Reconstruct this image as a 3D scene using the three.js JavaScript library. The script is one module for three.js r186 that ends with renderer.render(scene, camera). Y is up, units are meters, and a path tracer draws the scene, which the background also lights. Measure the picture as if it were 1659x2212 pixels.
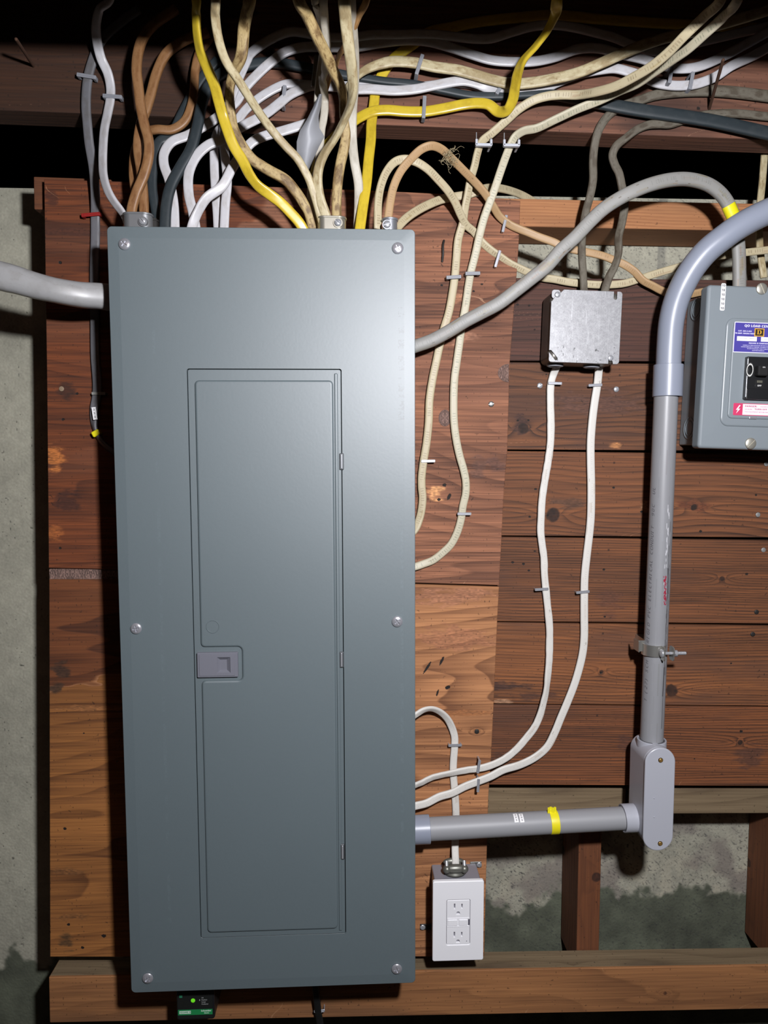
import * as THREE from 'three';
import { RoundedBoxGeometry } from 'three/addons/geometries/RoundedBoxGeometry.js';
import { mergeGeometries } from 'three/addons/utils/BufferGeometryUtils.js';
import { Brush, Evaluator, SUBTRACTION } from 'three-bvh-csg';

// ---------------------------------------------------------------- camera, lamp, exposure
const scene = new THREE.Scene();
scene.background = new THREE.Color(0x000000);
const F = 1534, Y0 = 1.5, CAMZ = 1.07;
const camera = new THREE.PerspectiveCamera(2 * Math.atan(1106 / F) * 180 / Math.PI, 1659 / 2212, 0.02, 30);
camera.position.set(0, Y0, CAMZ);
const PITCH = 4.3 * Math.PI / 180, YAW = 2.5 * Math.PI / 180;
const fw = new THREE.Vector3(Math.sin(YAW) * Math.cos(PITCH), -Math.sin(PITCH), -Math.cos(YAW) * Math.cos(PITCH));
camera.lookAt(camera.position.clone().add(fw));
const renderer = new THREE.WebGLRenderer();
renderer.toneMapping = THREE.LinearToneMapping;
renderer.toneMappingExposure = 0.102;
renderer.shadowMap.enabled = true;
const LAMP = new THREE.Vector3(0.225, Y0 + 0.255, 1.075);
const lampLight = new THREE.PointLight(0xf8f8fd, 60, 0, 2);
lampLight.position.copy(LAMP);
lampLight.castShadow = true;
lampLight.shadow.radius = 1.6;
lampLight.shadow.mapSize.set(2048, 2048);
lampLight.name = 'lamp_light';
scene.add(lampLight);

// ---------------------------------------------------------------- helpers
const rgt = new THREE.Vector3().crossVectors(fw, new THREE.Vector3(0, 1, 0)).normalize();
const upv = new THREE.Vector3().crossVectors(rgt, fw);
function at(px, py, z) {                                    // the point of the plane z that the photograph shows there
  const d = fw.clone().multiplyScalar(F).addScaledVector(rgt, px - 829.5).addScaledVector(upv, -(py - 1106));
  return camera.position.clone().addScaledVector(d, (z - CAMZ) / d.z);
}
let seed = 7;
const rnd = () => { seed = (seed * 1664525 + 1013904223) >>> 0; return seed / 4294967296; };
const taken = {};
const numbered = (n) => { taken[n] = (taken[n] || 0) + 1; return taken[n] === 1 ? n : n + '_' + String(taken[n] - 1).padStart(3, '0'); };
function mesh(name, geo, mat, parent) {
  const m = new THREE.Mesh(geo, mat); m.name = parent ? name : numbered(name);
  m.castShadow = m.receiveShadow = true; (parent || scene).add(m); return m;
}
function tag(o, label, category, group, kind) {
  o.userData = { label, category };
  if (group) o.userData.group = group;
  if (kind) o.userData.kind = kind;
  return o;
}
function thing(name, label, category, pos, group, kind) {
  const o = new THREE.Group(); o.name = numbered(name); o.position.copy(pos); scene.add(o);
  return tag(o, label, category, group, kind);
}
const V2 = (x, y) => new THREE.Vector2(x, y);
function rbox(w, h, d, r = 0.001, x = 0, y = 0, z = 0, seg = 2) { const g = new RoundedBoxGeometry(w, h, d, seg, Math.min(r, w / 2.01, h / 2.01, d / 2.01)); g.translate(x, y, z); return g; }
function cyl(r, l, seg = 24, r2 = r) { return new THREE.CylinderGeometry(r, r2, l, seg); }
function cylZ(r, l, seg = 24, r2 = r) { return cyl(r, l, seg, r2).rotateX(Math.PI / 2); }
function roundRect(x0, y0, x1, y1, r, S = THREE.Shape) {
  const s = new S();
  s.moveTo(x0 + r, y0); s.lineTo(x1 - r, y0); s.absarc(x1 - r, y0 + r, r, -Math.PI / 2, 0);
  s.lineTo(x1, y1 - r); s.absarc(x1 - r, y1 - r, r, 0, Math.PI / 2); s.lineTo(x0 + r, y1); s.absarc(x0 + r, y1 - r, r, Math.PI / 2, Math.PI);
  s.lineTo(x0, y0 + r); s.absarc(x0 + r, y0 + r, r, Math.PI, Math.PI * 1.5); return s;
}
function roundPoly(pts, r) {                                // polygon with every corner rounded
  const s = new THREE.Shape(); const n = pts.length;
  for (let i = 0; i < n; i++) {
    const p = V2(...pts[i]), a = V2(...pts[(i + n - 1) % n]), b = V2(...pts[(i + 1) % n]);
    const rr = Math.min(r, p.distanceTo(a) / 2.2, p.distanceTo(b) / 2.2);
    const pa = p.clone().add(a.clone().sub(p).setLength(rr)), pb = p.clone().add(b.clone().sub(p).setLength(rr));
    if (i === 0) s.moveTo(pa.x, pa.y); else s.lineTo(pa.x, pa.y);
    s.quadraticCurveTo(p.x, p.y, pb.x, pb.y);
  }
  s.closePath(); return s;
}
function extr(shape, depth, bevel = 0, bseg = 2, bt = bevel, curve = 10) {   // front face at z = 0, body behind it
  const g = new THREE.ExtrudeGeometry(shape, { depth: Math.max(depth - bt * 2, 1e-5), bevelEnabled: bevel > 0, bevelSize: bevel, bevelThickness: bt, bevelOffset: -bevel, bevelSegments: bseg, curveSegments: curve });
  g.translate(0, 0, -depth + bt); return g;
}
function planarUV(g, L, H, ox = 0, oy = 0) {               // uv from the face a normal points out of, x along the grain
  const p = g.attributes.position, n = g.attributes.normal, uv = new Float32Array(p.count * 2);
  for (let i = 0; i < p.count; i++) {
    const ax = Math.abs(n.getX(i)), ay = Math.abs(n.getY(i)), az = Math.abs(n.getZ(i));
    let u, v;
    if (az >= ax && az >= ay) { u = p.getX(i); v = p.getY(i); } else if (ay >= ax) { u = p.getX(i); v = p.getZ(i) + H * 0.5; } else { u = p.getZ(i); v = p.getY(i); }
    uv[2 * i] = (u - ox) / L; uv[2 * i + 1] = (v - oy) / H;
  }
  g.setAttribute('uv', new THREE.BufferAttribute(uv, 2)); return g;
}

// ---------------------------------------------------------------- noise and textures
const PERM = new Uint8Array(512); { const a = [...Array(256).keys()]; for (let i = 255; i > 0; i--) { const j = Math.floor(rnd() * (i + 1)); [a[i], a[j]] = [a[j], a[i]]; } for (let i = 0; i < 512; i++) PERM[i] = a[i & 255]; }
function noise(x, y) {
  const xi = Math.floor(x), yi = Math.floor(y); let fx = x - xi, fy = y - yi;
  fx = fx * fx * (3 - 2 * fx); fy = fy * fy * (3 - 2 * fy);
  const X = xi & 255, Y = yi & 255, X1 = (X + 1) & 255, Y1 = (Y + 1) & 255;
  const a = PERM[PERM[X] + Y], b = PERM[PERM[X1] + Y], c = PERM[PERM[X] + Y1], d = PERM[PERM[X1] + Y1];
  return (a + (b - a) * fx + (c - a) * fy + (a - b - c + d) * fx * fy) / 255;
}
const fbm = (x, y, o = 3) => { let s = 0, a = 0.5, t = 0; for (let i = 0; i < o; i++) { s += a * noise(x, y); t += a; a *= 0.5; x = x * 2.03 + 11.7; y = y * 2.03 + 5.3; } return s / t; };
const sm = (a, b, x) => { const t = Math.min(1, Math.max(0, (x - a) / (b - a))); return t * t * (3 - 2 * t); };
const mix = (a, b, t) => a + (b - a) * t;
function dataTex(w, h, fn, bump) {
  const d = new Uint8Array(w * h * 4), b = bump ? new Uint8Array(w * h * 4) : null;
  for (let j = 0; j < h; j++) for (let i = 0; i < w; i++) {
    const c = fn((i + 0.5) / w, (j + 0.5) / h), k = 4 * (j * w + i);
    d[k] = Math.max(0, Math.min(255, c[0])); d[k + 1] = Math.max(0, Math.min(255, c[1])); d[k + 2] = Math.max(0, Math.min(255, c[2])); d[k + 3] = 255;
    if (b) { const v = Math.max(0, Math.min(255, c[3] * 255)); b[k] = b[k + 1] = b[k + 2] = v; b[k + 3] = 255; }
  }
  const mk = (a, cs) => { const t = new THREE.DataTexture(a, w, h); t.magFilter = THREE.LinearFilter; t.minFilter = THREE.LinearMipmapLinearFilter; t.generateMipmaps = true; t.wrapS = t.wrapT = THREE.MirroredRepeatWrapping; t.colorSpace = cs; t.needsUpdate = true; return t; };
  return { map: mk(d, THREE.SRGBColorSpace), bump: b ? mk(b, THREE.NoColorSpace) : null };
}
function canvasTex(w, h, draw, repeat) {
  const c = document.createElement('canvas'); c.width = w; c.height = h; draw(c.getContext('2d'), w, h);
  const t = new THREE.CanvasTexture(c); t.colorSpace = THREE.SRGBColorSpace; t.magFilter = THREE.LinearFilter;
  if (repeat) t.wrapS = t.wrapT = THREE.RepeatWrapping; return t;
}
// sawn or rotary-cut wood: grain along u. L, H in metres
function wood({ w, h, L, H, s, light, dark, rings = 90, warp = 6, wx = 1.4, wy = 7, sharp = 3, fib = 0.25, knots = [], blots = [], stain = 0.3, stainC = [45, 28, 20], holes = [], alt, scr = 0, bs = 0.0006, rough = 0.78, ra = 0.48, kr0 = 4 }) {
  const ox = s * 13.17, oy = s * 7.31;
  const t = dataTex(w, h, (u, v) => {
    const X = u * L, Y = v * H; let r = Y * rings + warp * (fbm(X * wx + ox, Y * wy + oy, 3) - 0.5) * 2 + 0.7 * (noise(X * 9 + ox, Y * 60) - 0.5);
    let kd = 0;
    for (const [kx, ky, kr] of knots) {
      const dx = (X - kx) / 2.1, dy = Y - ky, d = Math.sqrt(dx * dx + dy * dy) / kr;
      if (d < 6) { r += kr0 * Math.exp(-d * 0.8) * (dy < 0 ? -1 : 1); const d2 = Math.hypot(X - kx, dy) / kr + 0.25 * (noise(X * 190 + s, Y * 190) - 0.5); kd = Math.max(kd, 1 - sm(0.8, 1.15, d2)); }
    }
    const fr = r - Math.floor(r), ring = Math.pow(fr, sharp) * (1 - sm(0.93, 1, fr));
    const fiber = noise(X * 26 + ox, Y * 1500 + oy) - 0.5, fiber2 = noise(X * 7 + ox, Y * 420) - 0.5;
    const tone = fbm(X * 2.2 + oy, Y * 12 + ox, 3) - 0.5; let k = Math.max(-0.1, Math.min(1, ring * ra * (0.5 + noise(X * 3 + ox, Y * 30 + oy)) + fib * 1.3 * (fiber + 0.9 * fiber2) + 0.24 + 0.55 * tone));
    let c = [mix(light[0], dark[0], k), mix(light[1], dark[1], k), mix(light[2], dark[2], k)];
    if (alt) { const q = alt(X, Y); if (q) c = [mix(c[0], c[0] * q[0], q[3]), mix(c[1], c[1] * q[1], q[3]), mix(c[2], c[2] * q[2], q[3])]; }
    const st = sm(0.58, 0.78, fbm(X * 5 + oy, Y * 16 + ox, 4)) * stain;
    let hgt = 0.55 - 0.25 * ring + 0.5 * fiber * fib * 2;
    c = [mix(c[0], stainC[0], st), mix(c[1], stainC[1], st), mix(c[2], stainC[2], st)];
    for (const [bx, by, br, bry, bc, ba] of blots) { const d = Math.hypot((X - bx) / br, (Y - by) / bry) + 1.7 * (fbm(X * 55 + s, Y * 170, 4) - 0.5); const q = (1 - sm(0.55, 1.1, d)) * ba; if (q > 0) { const g = 0.75 + 0.5 * noise(X * 300, Y * 900); c = [mix(c[0], bc[0] * g, q), mix(c[1], bc[1] * g, q), mix(c[2], bc[2] * g, q)]; } }
    if (kd > 0) { const g = 0.7 + 0.6 * noise(X * 260, Y * 260); c = [mix(c[0], dark[0] * 0.8 * g, kd), mix(c[1], dark[1] * 0.78 * g, kd), mix(c[2], dark[2] * 0.78 * g, kd)]; }
    for (const [hx, hy, hr, hl = 1.25, ha = 0] of holes) { const cx = X - hx, cy = Y - hy, d = Math.hypot((cx * Math.cos(ha) + cy * Math.sin(ha)) / hl, cy * Math.cos(ha) - cx * Math.sin(ha)) / hr + 0.4 * (noise(X * 900, Y * 900) - 0.5); if (d < 1) { c = [22, 14, 10]; hgt = 0; } }
    if (scr) { const q = noise(X * 8 + 3 * s, Y * 9); const sc = noise(X * 260 + 90 * noise(X * 3, Y * 40), Y * 14 + s); if (sc > 0.972 && q > 0.62) { c = [mix(c[0], 205, scr), mix(c[1], 165, scr), mix(c[2], 130, scr)]; } const sp = noise(X * 420 + s, Y * 420); if (sp > 0.955) c = [c[0] * 0.6, c[1] * 0.58, c[2] * 0.55]; }
    return [c[0], c[1], c[2], hgt];
  }, true);
  return new THREE.MeshStandardMaterial({ map: t.map, bumpMap: t.bump, bumpScale: bs, roughness: rough });
}
const P = (hex, rough = 0.5, extra = {}) => new THREE.MeshPhysicalMaterial({ color: hex, roughness: rough, ...extra });
const M = {
  zinc: P(0xb2b4b8, 0.3, { metalness: 0.5 }), chrome: P(0xd6d7de, 0.22, { metalness: 0.72 }), steelDull: P(0x8b8b88, 0.45, { metalness: 0.8 }),
  darkSteel: P(0x3c3a38, 0.5, { metalness: 0.6 }), brass: P(0x9a7b45, 0.3, { metalness: 0.6 }), black: P(0x17181a, 0.38), blackSoft: P(0x0d0d0e, 0.8),
  greyPlastic: P(0x85878d, 0.45), silverStaple: P(0xaeb0b6, 0.3, { metalness: 0.5 }), redPlastic: P(0x8f1d1a, 0.5), clearStaple: P(0x8b8b86, 0.4),
  white: P(0xececef, 0.38), latch: P(0x6c6d76, 0.5), yellowTape: P(0xe4d81e, 0.42),
  pvcLight: P(0x888e9c, 0.36), boxPvc: P(0x87868e, 0.3), paper: P(0x8f9196, 0.5),
};

// ---------------------------------------------------------------- the setting
const ZB = -0.108;                                        // face of the concrete
const JB = Y0 + 0.494, SUB = JB + 0.235;                  // underside of joists, underside of subfloor
{
  const cTex = dataTex(1400, 1300, (u, v) => {
    const X = -0.75 + u * 1.75, Y = -1.1 + v * 1.625;     // metres on the wall around the camera's foot
    let g = 158 + 26 * (fbm(X * 9, Y * 9, 4) - 0.5) + 22 * (fbm(X * 60, Y * 60, 3) - 0.5) + 14 * (noise(X * 520, Y * 520) - 0.5);
    let c = [g, g * 0.985, g * 0.885], hgt = 0.6 + 0.3 * (noise(X * 400, Y * 400) - 0.5);
    const pit = noise(X * 310 + 40, Y * 310); if (pit > 0.95) { const q = sm(0.95, 0.98, pit); c = c.map((x) => mix(x, x * 0.55, q)); hgt -= 0.4 * q; }
    {                                        // damp low band with a ragged upper outline, soot specks and drips above it
      const wr = sm(-0.12, 0.14, X), edge = -0.768 - 0.1 * (1 - wr) + 0.07 * (fbm(X * 11 + 3, 2.2, 3) - 0.5) + 0.06 * (fbm(X * 45, Y * 45, 3) - 0.5);
      const damp = sm(edge + 0.006, edge - 0.014, Y), mot = 0.72 + 0.56 * fbm(X * 30 + 9, Y * 30, 4);
      const pale = sm(0.12, 0.02, Y - edge) * (1 - damp) * wr * sm(0.45, 0.6, fbm(X * 38, Y * 38 + 7, 3));
      c = [mix(c[0], 176, pale * 0.55), mix(c[1], 170, pale * 0.55), mix(c[2], 150, pale * 0.55)];
      c = [mix(c[0], 84 * mot, damp), mix(c[1], 88 * mot, damp), mix(c[2], 74 * mot, damp)];
      const spk = noise(X * 520 + 0.8 * Y * 520, Y * 430); const w0 = wr * (0.35 + 0.65 * noise(X * 14, Y * 14));
      if (spk > 0.74) { const q = sm(0.74, 0.9, spk) * 0.7 * w0; c = c.map((x) => mix(x, 48, q)); }
      const drip = noise(X * 75, 0.5 + Y * 1.2); if (drip > 0.74 && X > 0.46 && X < 0.64) { const q = 0.45 * sm(0.74, 0.86, drip) * (0.4 + 0.6 * noise(X * 200, Y * 40)); c = c.map((x) => mix(x, 70, q)); }
      const sc = fbm(X * 16 + 5, Y * 16, 4); if (Y < -0.6) { const q = sm(0.5, 0.68, sc) * 0.5 * (1 - damp) * wr; c = [mix(c[0], 105, q), mix(c[1], 95, q), mix(c[2], 92, q)]; }
    }
    return [c[0], c[1], c[2], hgt];
  }, true);
  const concrete = new THREE.MeshStandardMaterial({ map: cTex.map, bumpMap: cTex.bump, bumpScale: 0.0015, roughness: 0.92 });
  const g = new THREE.BoxGeometry(5, 1.925, 0.2).toNonIndexed(); g.translate(0, 1.925 / 2, ZB - 0.1);
  planarUV(g, 1.75, 1.625, -0.75, Y0 - 1.1);
  tag(mesh('wall_back', g, concrete), 'grey poured concrete foundation wall behind the framing', 'wall', null, 'structure');
  const dirtT = dataTex(256, 256, (u, v) => { const n = 48 + 40 * (fbm(u * 12, v * 12, 4) - 0.5) + 20 * (noise(u * 90, v * 90) - 0.5); return [n, n * 0.88, n * 0.76]; });
  const dirt = new THREE.MeshStandardMaterial({ map: dirtT.map, roughness: 1 });
  const slab = (name, w, h, d, x, y, z, label, cat, m = dirt) => tag(mesh(name, new THREE.BoxGeometry(w, h, d).translate(x, y, z), m), label, cat, null, 'structure');
  slab('floor', 5, 0.1, 6.2, 0, -0.05, 0.6, 'dark earth floor of the crawl space', 'floor');
  slab('ceiling', 5, 0.02, 6.2, 0, SUB + 0.01, 0.6, 'dark underside of the subfloor above the joists', 'ceiling');
  slab('wall_front', 5, SUB, 0.1, 0, SUB / 2, 3.7, 'dark far wall behind the viewer', 'wall');
  slab('wall_left', 0.1, SUB, 6.2, -2.55, SUB / 2, 0.6, 'dark side wall left of the framing', 'wall');
  slab('wall_far', 5, SUB, 0.1, 0, SUB / 2, -2.55, 'dark earth bank far behind the opening above the concrete', 'wall');
  slab('wall_side', 0.1, SUB, 6.2, 2.55, SUB / 2, 0.6, 'dark side wall right of the framing', 'wall');
}
// lumber -------------------------------------------------------------
const joistWood = wood({ w: 1536, h: 256, L: 1.7, H: 0.25, s: 3, light: [126, 84, 64], dark: [64, 40, 30], rings: 70, warp: 6, wx: 0.8, stain: 0.5, stainC: [42, 27, 22], knots: [[0.45, 0.09, 0.007]], ra: 0.35, alt: (X, Y) => { const e = X - 0.42 + 0.3 * (fbm(X * 6, Y * 20, 3) - 0.5); return e < 0 ? [0.52, 0.46, 0.34, sm(0, -0.015, e)] : null; }, scr: 0.25, holes: [[0.98, 0.035, 0.002], [0.93, 0.03, 0.0016], [0.88, 0.045, 0.002], [1.06, 0.04, 0.0018]] });  // left part browner by stain, darkened further to paint in the shadow's penumbra
const sillWood = wood({ w: 1536, h: 128, L: 1.4, H: 0.12, s: 5, light: [166, 114, 70], dark: [96, 61, 36], rings: 30, warp: 5, wx: 0.8, sharp: 2, stain: 0.45, stainC: [98, 68, 46], scr: 0.3, ra: 0.3, knots: [[0.96, 0.03, 0.003]] });
const plateWood = wood({ w: 1024, h: 96, L: 1.2, H: 0.06, s: 8, light: [182, 128, 84], dark: [136, 88, 55], rings: 200, warp: 3, wx: 0.8, stain: 0.12, scr: 0.15, fib: 0.2 });
const dustyWood = wood({ w: 1024, h: 96, L: 0.9, H: 0.06, s: 11, light: [128, 110, 84], dark: [88, 72, 52], rings: 60, warp: 4, stain: 0.4, stainC: [70, 56, 44], scr: 0.2 });
const studWood = wood({ w: 512, h: 128, L: 0.5, H: 0.1, s: 14, light: [122, 72, 40], dark: [70, 40, 25], rings: 80, warp: 4, stain: 0.45, ra: 0.3, knots: [[0.1, 0.03, 0.008]], scr: 0.2 });
function lumber(name, label, cat, L, H, D, pos, rz, mat, TL, TH, ox, vertical) {
  const g = (vertical ? new RoundedBoxGeometry(H, L, D, 1, 0.0016).rotateZ(Math.PI / 2) : new RoundedBoxGeometry(L, H, D, 1, 0.0016)).toNonIndexed();
  planarUV(g, TL, TH, ox !== undefined ? ox : -L / 2, -H / 2);
  if (vertical) g.rotateZ(-Math.PI / 2);
  const m = mesh(name, g, mat); m.position.copy(pos); m.rotation.z = rz; return tag(m, label, cat);
}
function edgeLumber(name, label, cat, pl, pr, z, H, D, mat, TL, TH, extL = 0, extR = 0) {   // top front edge runs between two points
  const a = at(pl[0], pl[1], z), b = at(pr[0], pr[1], z), ang = Math.atan2(b.y - a.y, b.x - a.x);
  const dir = new THREE.Vector3(Math.cos(ang), Math.sin(ang), 0), nrm = new THREE.Vector3(-dir.y, dir.x, 0);
  a.addScaledVector(dir, -extL); b.addScaledVector(dir, extR);
  const L = a.distanceTo(b), c = a.clone().add(b).multiplyScalar(0.5).addScaledVector(nrm, -H / 2); c.z = z - D / 2;
  return lumber(name, label, cat, L, H, D, c, ang, mat, TL, TH);
}
const BZ = 0.03;
{
  const a = at(0, 238, BZ), b = at(1659, 302, BZ), ang = Math.atan2(b.y - a.y, b.x - a.x), L = 2.6, H = 0.215, c = a.clone().add(b).multiplyScalar(0.5);
  c.y += H / 2; c.z = BZ - 0.0225;
  lumber('floor_joist', 'dark reddish joist above the panel that the cables are stapled to', 'beam', L, H, 0.045, c, ang, joistWood, 1.7, 0.25, -0.62);
  const ends = [0.34, 0.74, 1.3, 1.9];
  const words = ['plain joist nearest in front of the cable-covered joist', 'plain joist second out from the cable-covered joist', 'plain joist above the hanging lamp', 'plain joist farthest from the panel'];
  ends.forEach((z, i) => lumber('floor_joist', words[i], 'beam', 4.8, 0.256, 0.04, new THREE.Vector3(0, SUB - 0.128, z), 0, joistWood, 1.7, 0.25));
}
edgeLumber('top_plate', 'orange-brown wooden top plate behind the grey looping cable', 'beam', [1040, 427], [1659, 440], -0.019, 0.041, 0.085, plateWood, 1.2, 0.06, 0, 0.5);
edgeLumber('plate_end', 'short dark wooden plate end peeking out left of the plywood', 'beam', [72, 381], [240, 387], -0.004, 0.046, 0.085, studWood, 0.5, 0.1);
edgeLumber('blocking', 'dusty wooden rail under the planks left of the conduit elbow body', 'beam', [1040, 1703], [1353, 1703], -0.0195, 0.043, 0.085, dustyWood, 0.9, 0.06);
edgeLumber('blocking', 'dusty wooden rail under the planks right of the conduit elbow body', 'beam', [1358, 1703], [1659, 1702], -0.0195, 0.043, 0.085, dustyWood, 0.9, 0.06, 0, 0.5);
const bottomBeam = edgeLumber('bottom_beam', 'wide brown bottom beam running below the panel and outlet', 'beam', [105, 2111], [1659, 2085], 0.022, 0.074, 0.041, sillWood, 1.4, 0.12, 0, 0.5);
{ const b = bottomBeam.geometry; b.computeBoundingBox(); const w = b.boundingBox.max.x - b.boundingBox.min.x - 0.003; mesh('dust_layer', planarUV(rbox(w, 0.0008, 0.037, 0.0003, 0, b.boundingBox.max.y + 0.0003, -0.001, 1).toNonIndexed(), 0.9, 0.06), dustyWood, bottomBeam); }
{
  const top = at(1252, 1766, -0.02), bot = at(1247, 2062, -0.02); const L = top.y - bot.y + 0.03;
  lumber('wall_stud', 'reddish upright stud between the concrete panels under the rail', 'stud', L, 0.0375, 0.086, new THREE.Vector3(top.x + 0.0185, top.y - L / 2 - 0.0015, -0.0635), 0, studWood, 0.5, 0.1, undefined, true);
  const t2 = at(1617, 1766, ZB);
  lumber('wall_stud', 'dark upright stud at the right edge under the rail', 'stud', L, 0.04, 0.086, new THREE.Vector3(t2.x + 0.02, top.y - L / 2 - 0.0015, -0.0635), 0, studWood, 0.5, 0.1, 0.1, true);
}
// planks of the wall at the right -------------------------------------
{
  const wall = new THREE.Group(); wall.name = 'wall_right'; scene.add(wall);
  tag(wall, 'old reddish-brown horizontal plank wall right of the plywood', 'wall', null, 'structure');
  const ys = [[602, 604], [784, 787], [976, 980], [1162, 1167], [1347, 1352], [1525, 1527], [1701, 1701]];
  const cols = [[[88, 54, 42], [45, 28, 22]], [[120, 75, 46], [56, 35, 24]], [[124, 76, 45], [58, 35, 22]], [[128, 78, 45], [60, 36, 22]], [[138, 85, 48], [66, 39, 23]], [[134, 79, 44], [62, 36, 21]]];
  const knotPx = [[[1290, 720, 0.004]], [[1130, 925, 0.008]], [[1195, 1110, 0.0105], [1500, 1090, 0.005]], [[1560, 1240, 0.004]], [[1300, 1445, 0.003], [1452, 1482, 0.01]], [[1600, 1590, 0.004]]];
  const holePx = [[[1118, 658, 0.0014], [1143, 660, 0.0014], [1155, 712, 0.001]], [[1119, 908, 0.0014], [1142, 907, 0.0014], [1180, 808, 0.001]], [[1157, 1055, 0.0016], [1145, 1115, 0.0016], [1184, 1112, 0.0014], [1326, 1050, 0.0016], [1387, 1101, 0.0016], [1634, 1062, 0.0014], [1515, 1142, 0.0018]], [[1107, 1213, 0.0017], [1130, 1216, 0.0017], [1142, 1230, 0.0014], [1154, 1188, 0.0012], [1304, 1225, 0.0016], [1308, 1327, 0.0014], [1613, 1229, 0.0018]], [[1298, 1447, 0.0016], [1580, 1420, 0.0012]], [[1601, 1566, 0.002], [1502, 1628, 0.001]]];
  const blotPx = [[[1240, 690, 0.03, 0.012, [150, 105, 80], 0.25]], [[1125, 915, 0.012, 0.018, [62, 40, 34], 0.7], [1330, 958, 0.011, 0.006, [190, 130, 80], 0.75], [1300, 870, 0.08, 0.02, [88, 60, 50], 0.6]], [[1230, 1085, 0.03, 0.01, [72, 52, 42], 0.6], [1500, 1085, 0.03, 0.009, [92, 50, 30], 0.75], [1395, 1085, 0.008, 0.011, [205, 165, 125], 0.5]], [[1320, 1290, 0.02, 0.03, [84, 52, 40], 0.5]], [[1100, 1480, 0.05, 0.007, [58, 38, 32], 0.8], [1085, 1515, 0.016, 0.006, [176, 140, 112], 0.6], [1150, 1500, 0.05, 0.006, [66, 42, 34], 0.6]], [[1350, 1600, 0.014, 0.014, [74, 46, 38], 0.5], [1620, 1620, 0.03, 0.02, [70, 46, 40], 0.55], [1075, 1640, 0.012, 0.012, [72, 46, 36], 0.6]]];
  const rg = [150, 110, 120, 240, 200, 240];
  for (let i = 0; i < 6; i++) {
    const a = at(1020, ys[i][0] - 4, 0), b = at(1659, ys[i][1], 0), a2 = at(1020, ys[i + 1][0] - 4, 0), x1 = b.x + 0.5;
    const H = a.y - a2.y - 0.0016, L = x1 - a.x, ang = Math.atan2(b.y - a.y, b.x - a.x);
    const toL = (px, py) => { const q = at(px, py, 0); return [q.x - a.x, q.y - a2.y - 0.0008]; };
    const holes = holePx[i].map(([x, y, r]) => [...toL(x, y), r]), kn = knotPx[i].map(([x, y, r]) => [...toL(x, y), r]), bl = blotPx[i].map(([x, y, ...r]) => [...toL(x, y), ...r]);
    const mat = wood({ w: 1280, h: 256, L: 0.62, H: 0.13, s: 20 + i * 3, light: cols[i][0], dark: cols[i][1], rings: rg[i], warp: i === 0 ? 3 : i === 2 ? 6 : 4, wx: 1.6, wy: 9, ra: 0.68, fib: 0.34, stain: 0.4, stainC: [78, 52, 42], knots: kn, blots: bl, holes, scr: 0.3, bs: 0.0007 });
    const g = new RoundedBoxGeometry(L, H, 0.019, 1, 0.0014).toNonIndexed(); planarUV(g, 0.62, 0.13, -L / 2, -H / 2);
    const m = mesh('plank', g, mat, wall); m.position.set(a.x + L / 2, (a.y + a2.y) / 2 + Math.sin(ang) * L / 2, -0.0095 - (i % 3) * 0.0004); m.rotation.z = ang;
  }
}
// plywood backing ------------------------------------------------------
const ZP = 0.012;
const UPX = [[95, 387], [330, 394], [600, 404], [820, 412], [1000, 421], [1124, 434], [1122, 504], [1117, 583], [1106, 723], [1101, 786], [1096, 974], [1089, 1057], [1082, 1190], [1078, 1264], [897, 1259], [500, 1245], [206, 1229], [105, 1227], [104, 1100], [101, 800], [98, 600]];
const LPX = [[106, 1252], [206, 1252], [500, 1252], [897, 1262.5], [1078, 1268], [1074, 1345], [1066, 1530], [1060, 1650], [1055, 1720], [1050, 1900], [1046, 2066], [600, 2068], [108, 2067], [107, 1700]];
const orgOf = (pxs) => { const p = pxs.map(([x, y]) => at(x, y, ZP)); return [Math.min(...p.map((q) => q.x)), Math.min(...p.map((q) => q.y))]; };
const onSheet = (pxs, list) => { const [ox, oy] = orgOf(pxs); return list.map(([x, y, ...r]) => { const q = at(x, y, ZP); return [q.x - ox, q.y - oy, ...r]; }); };
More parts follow.
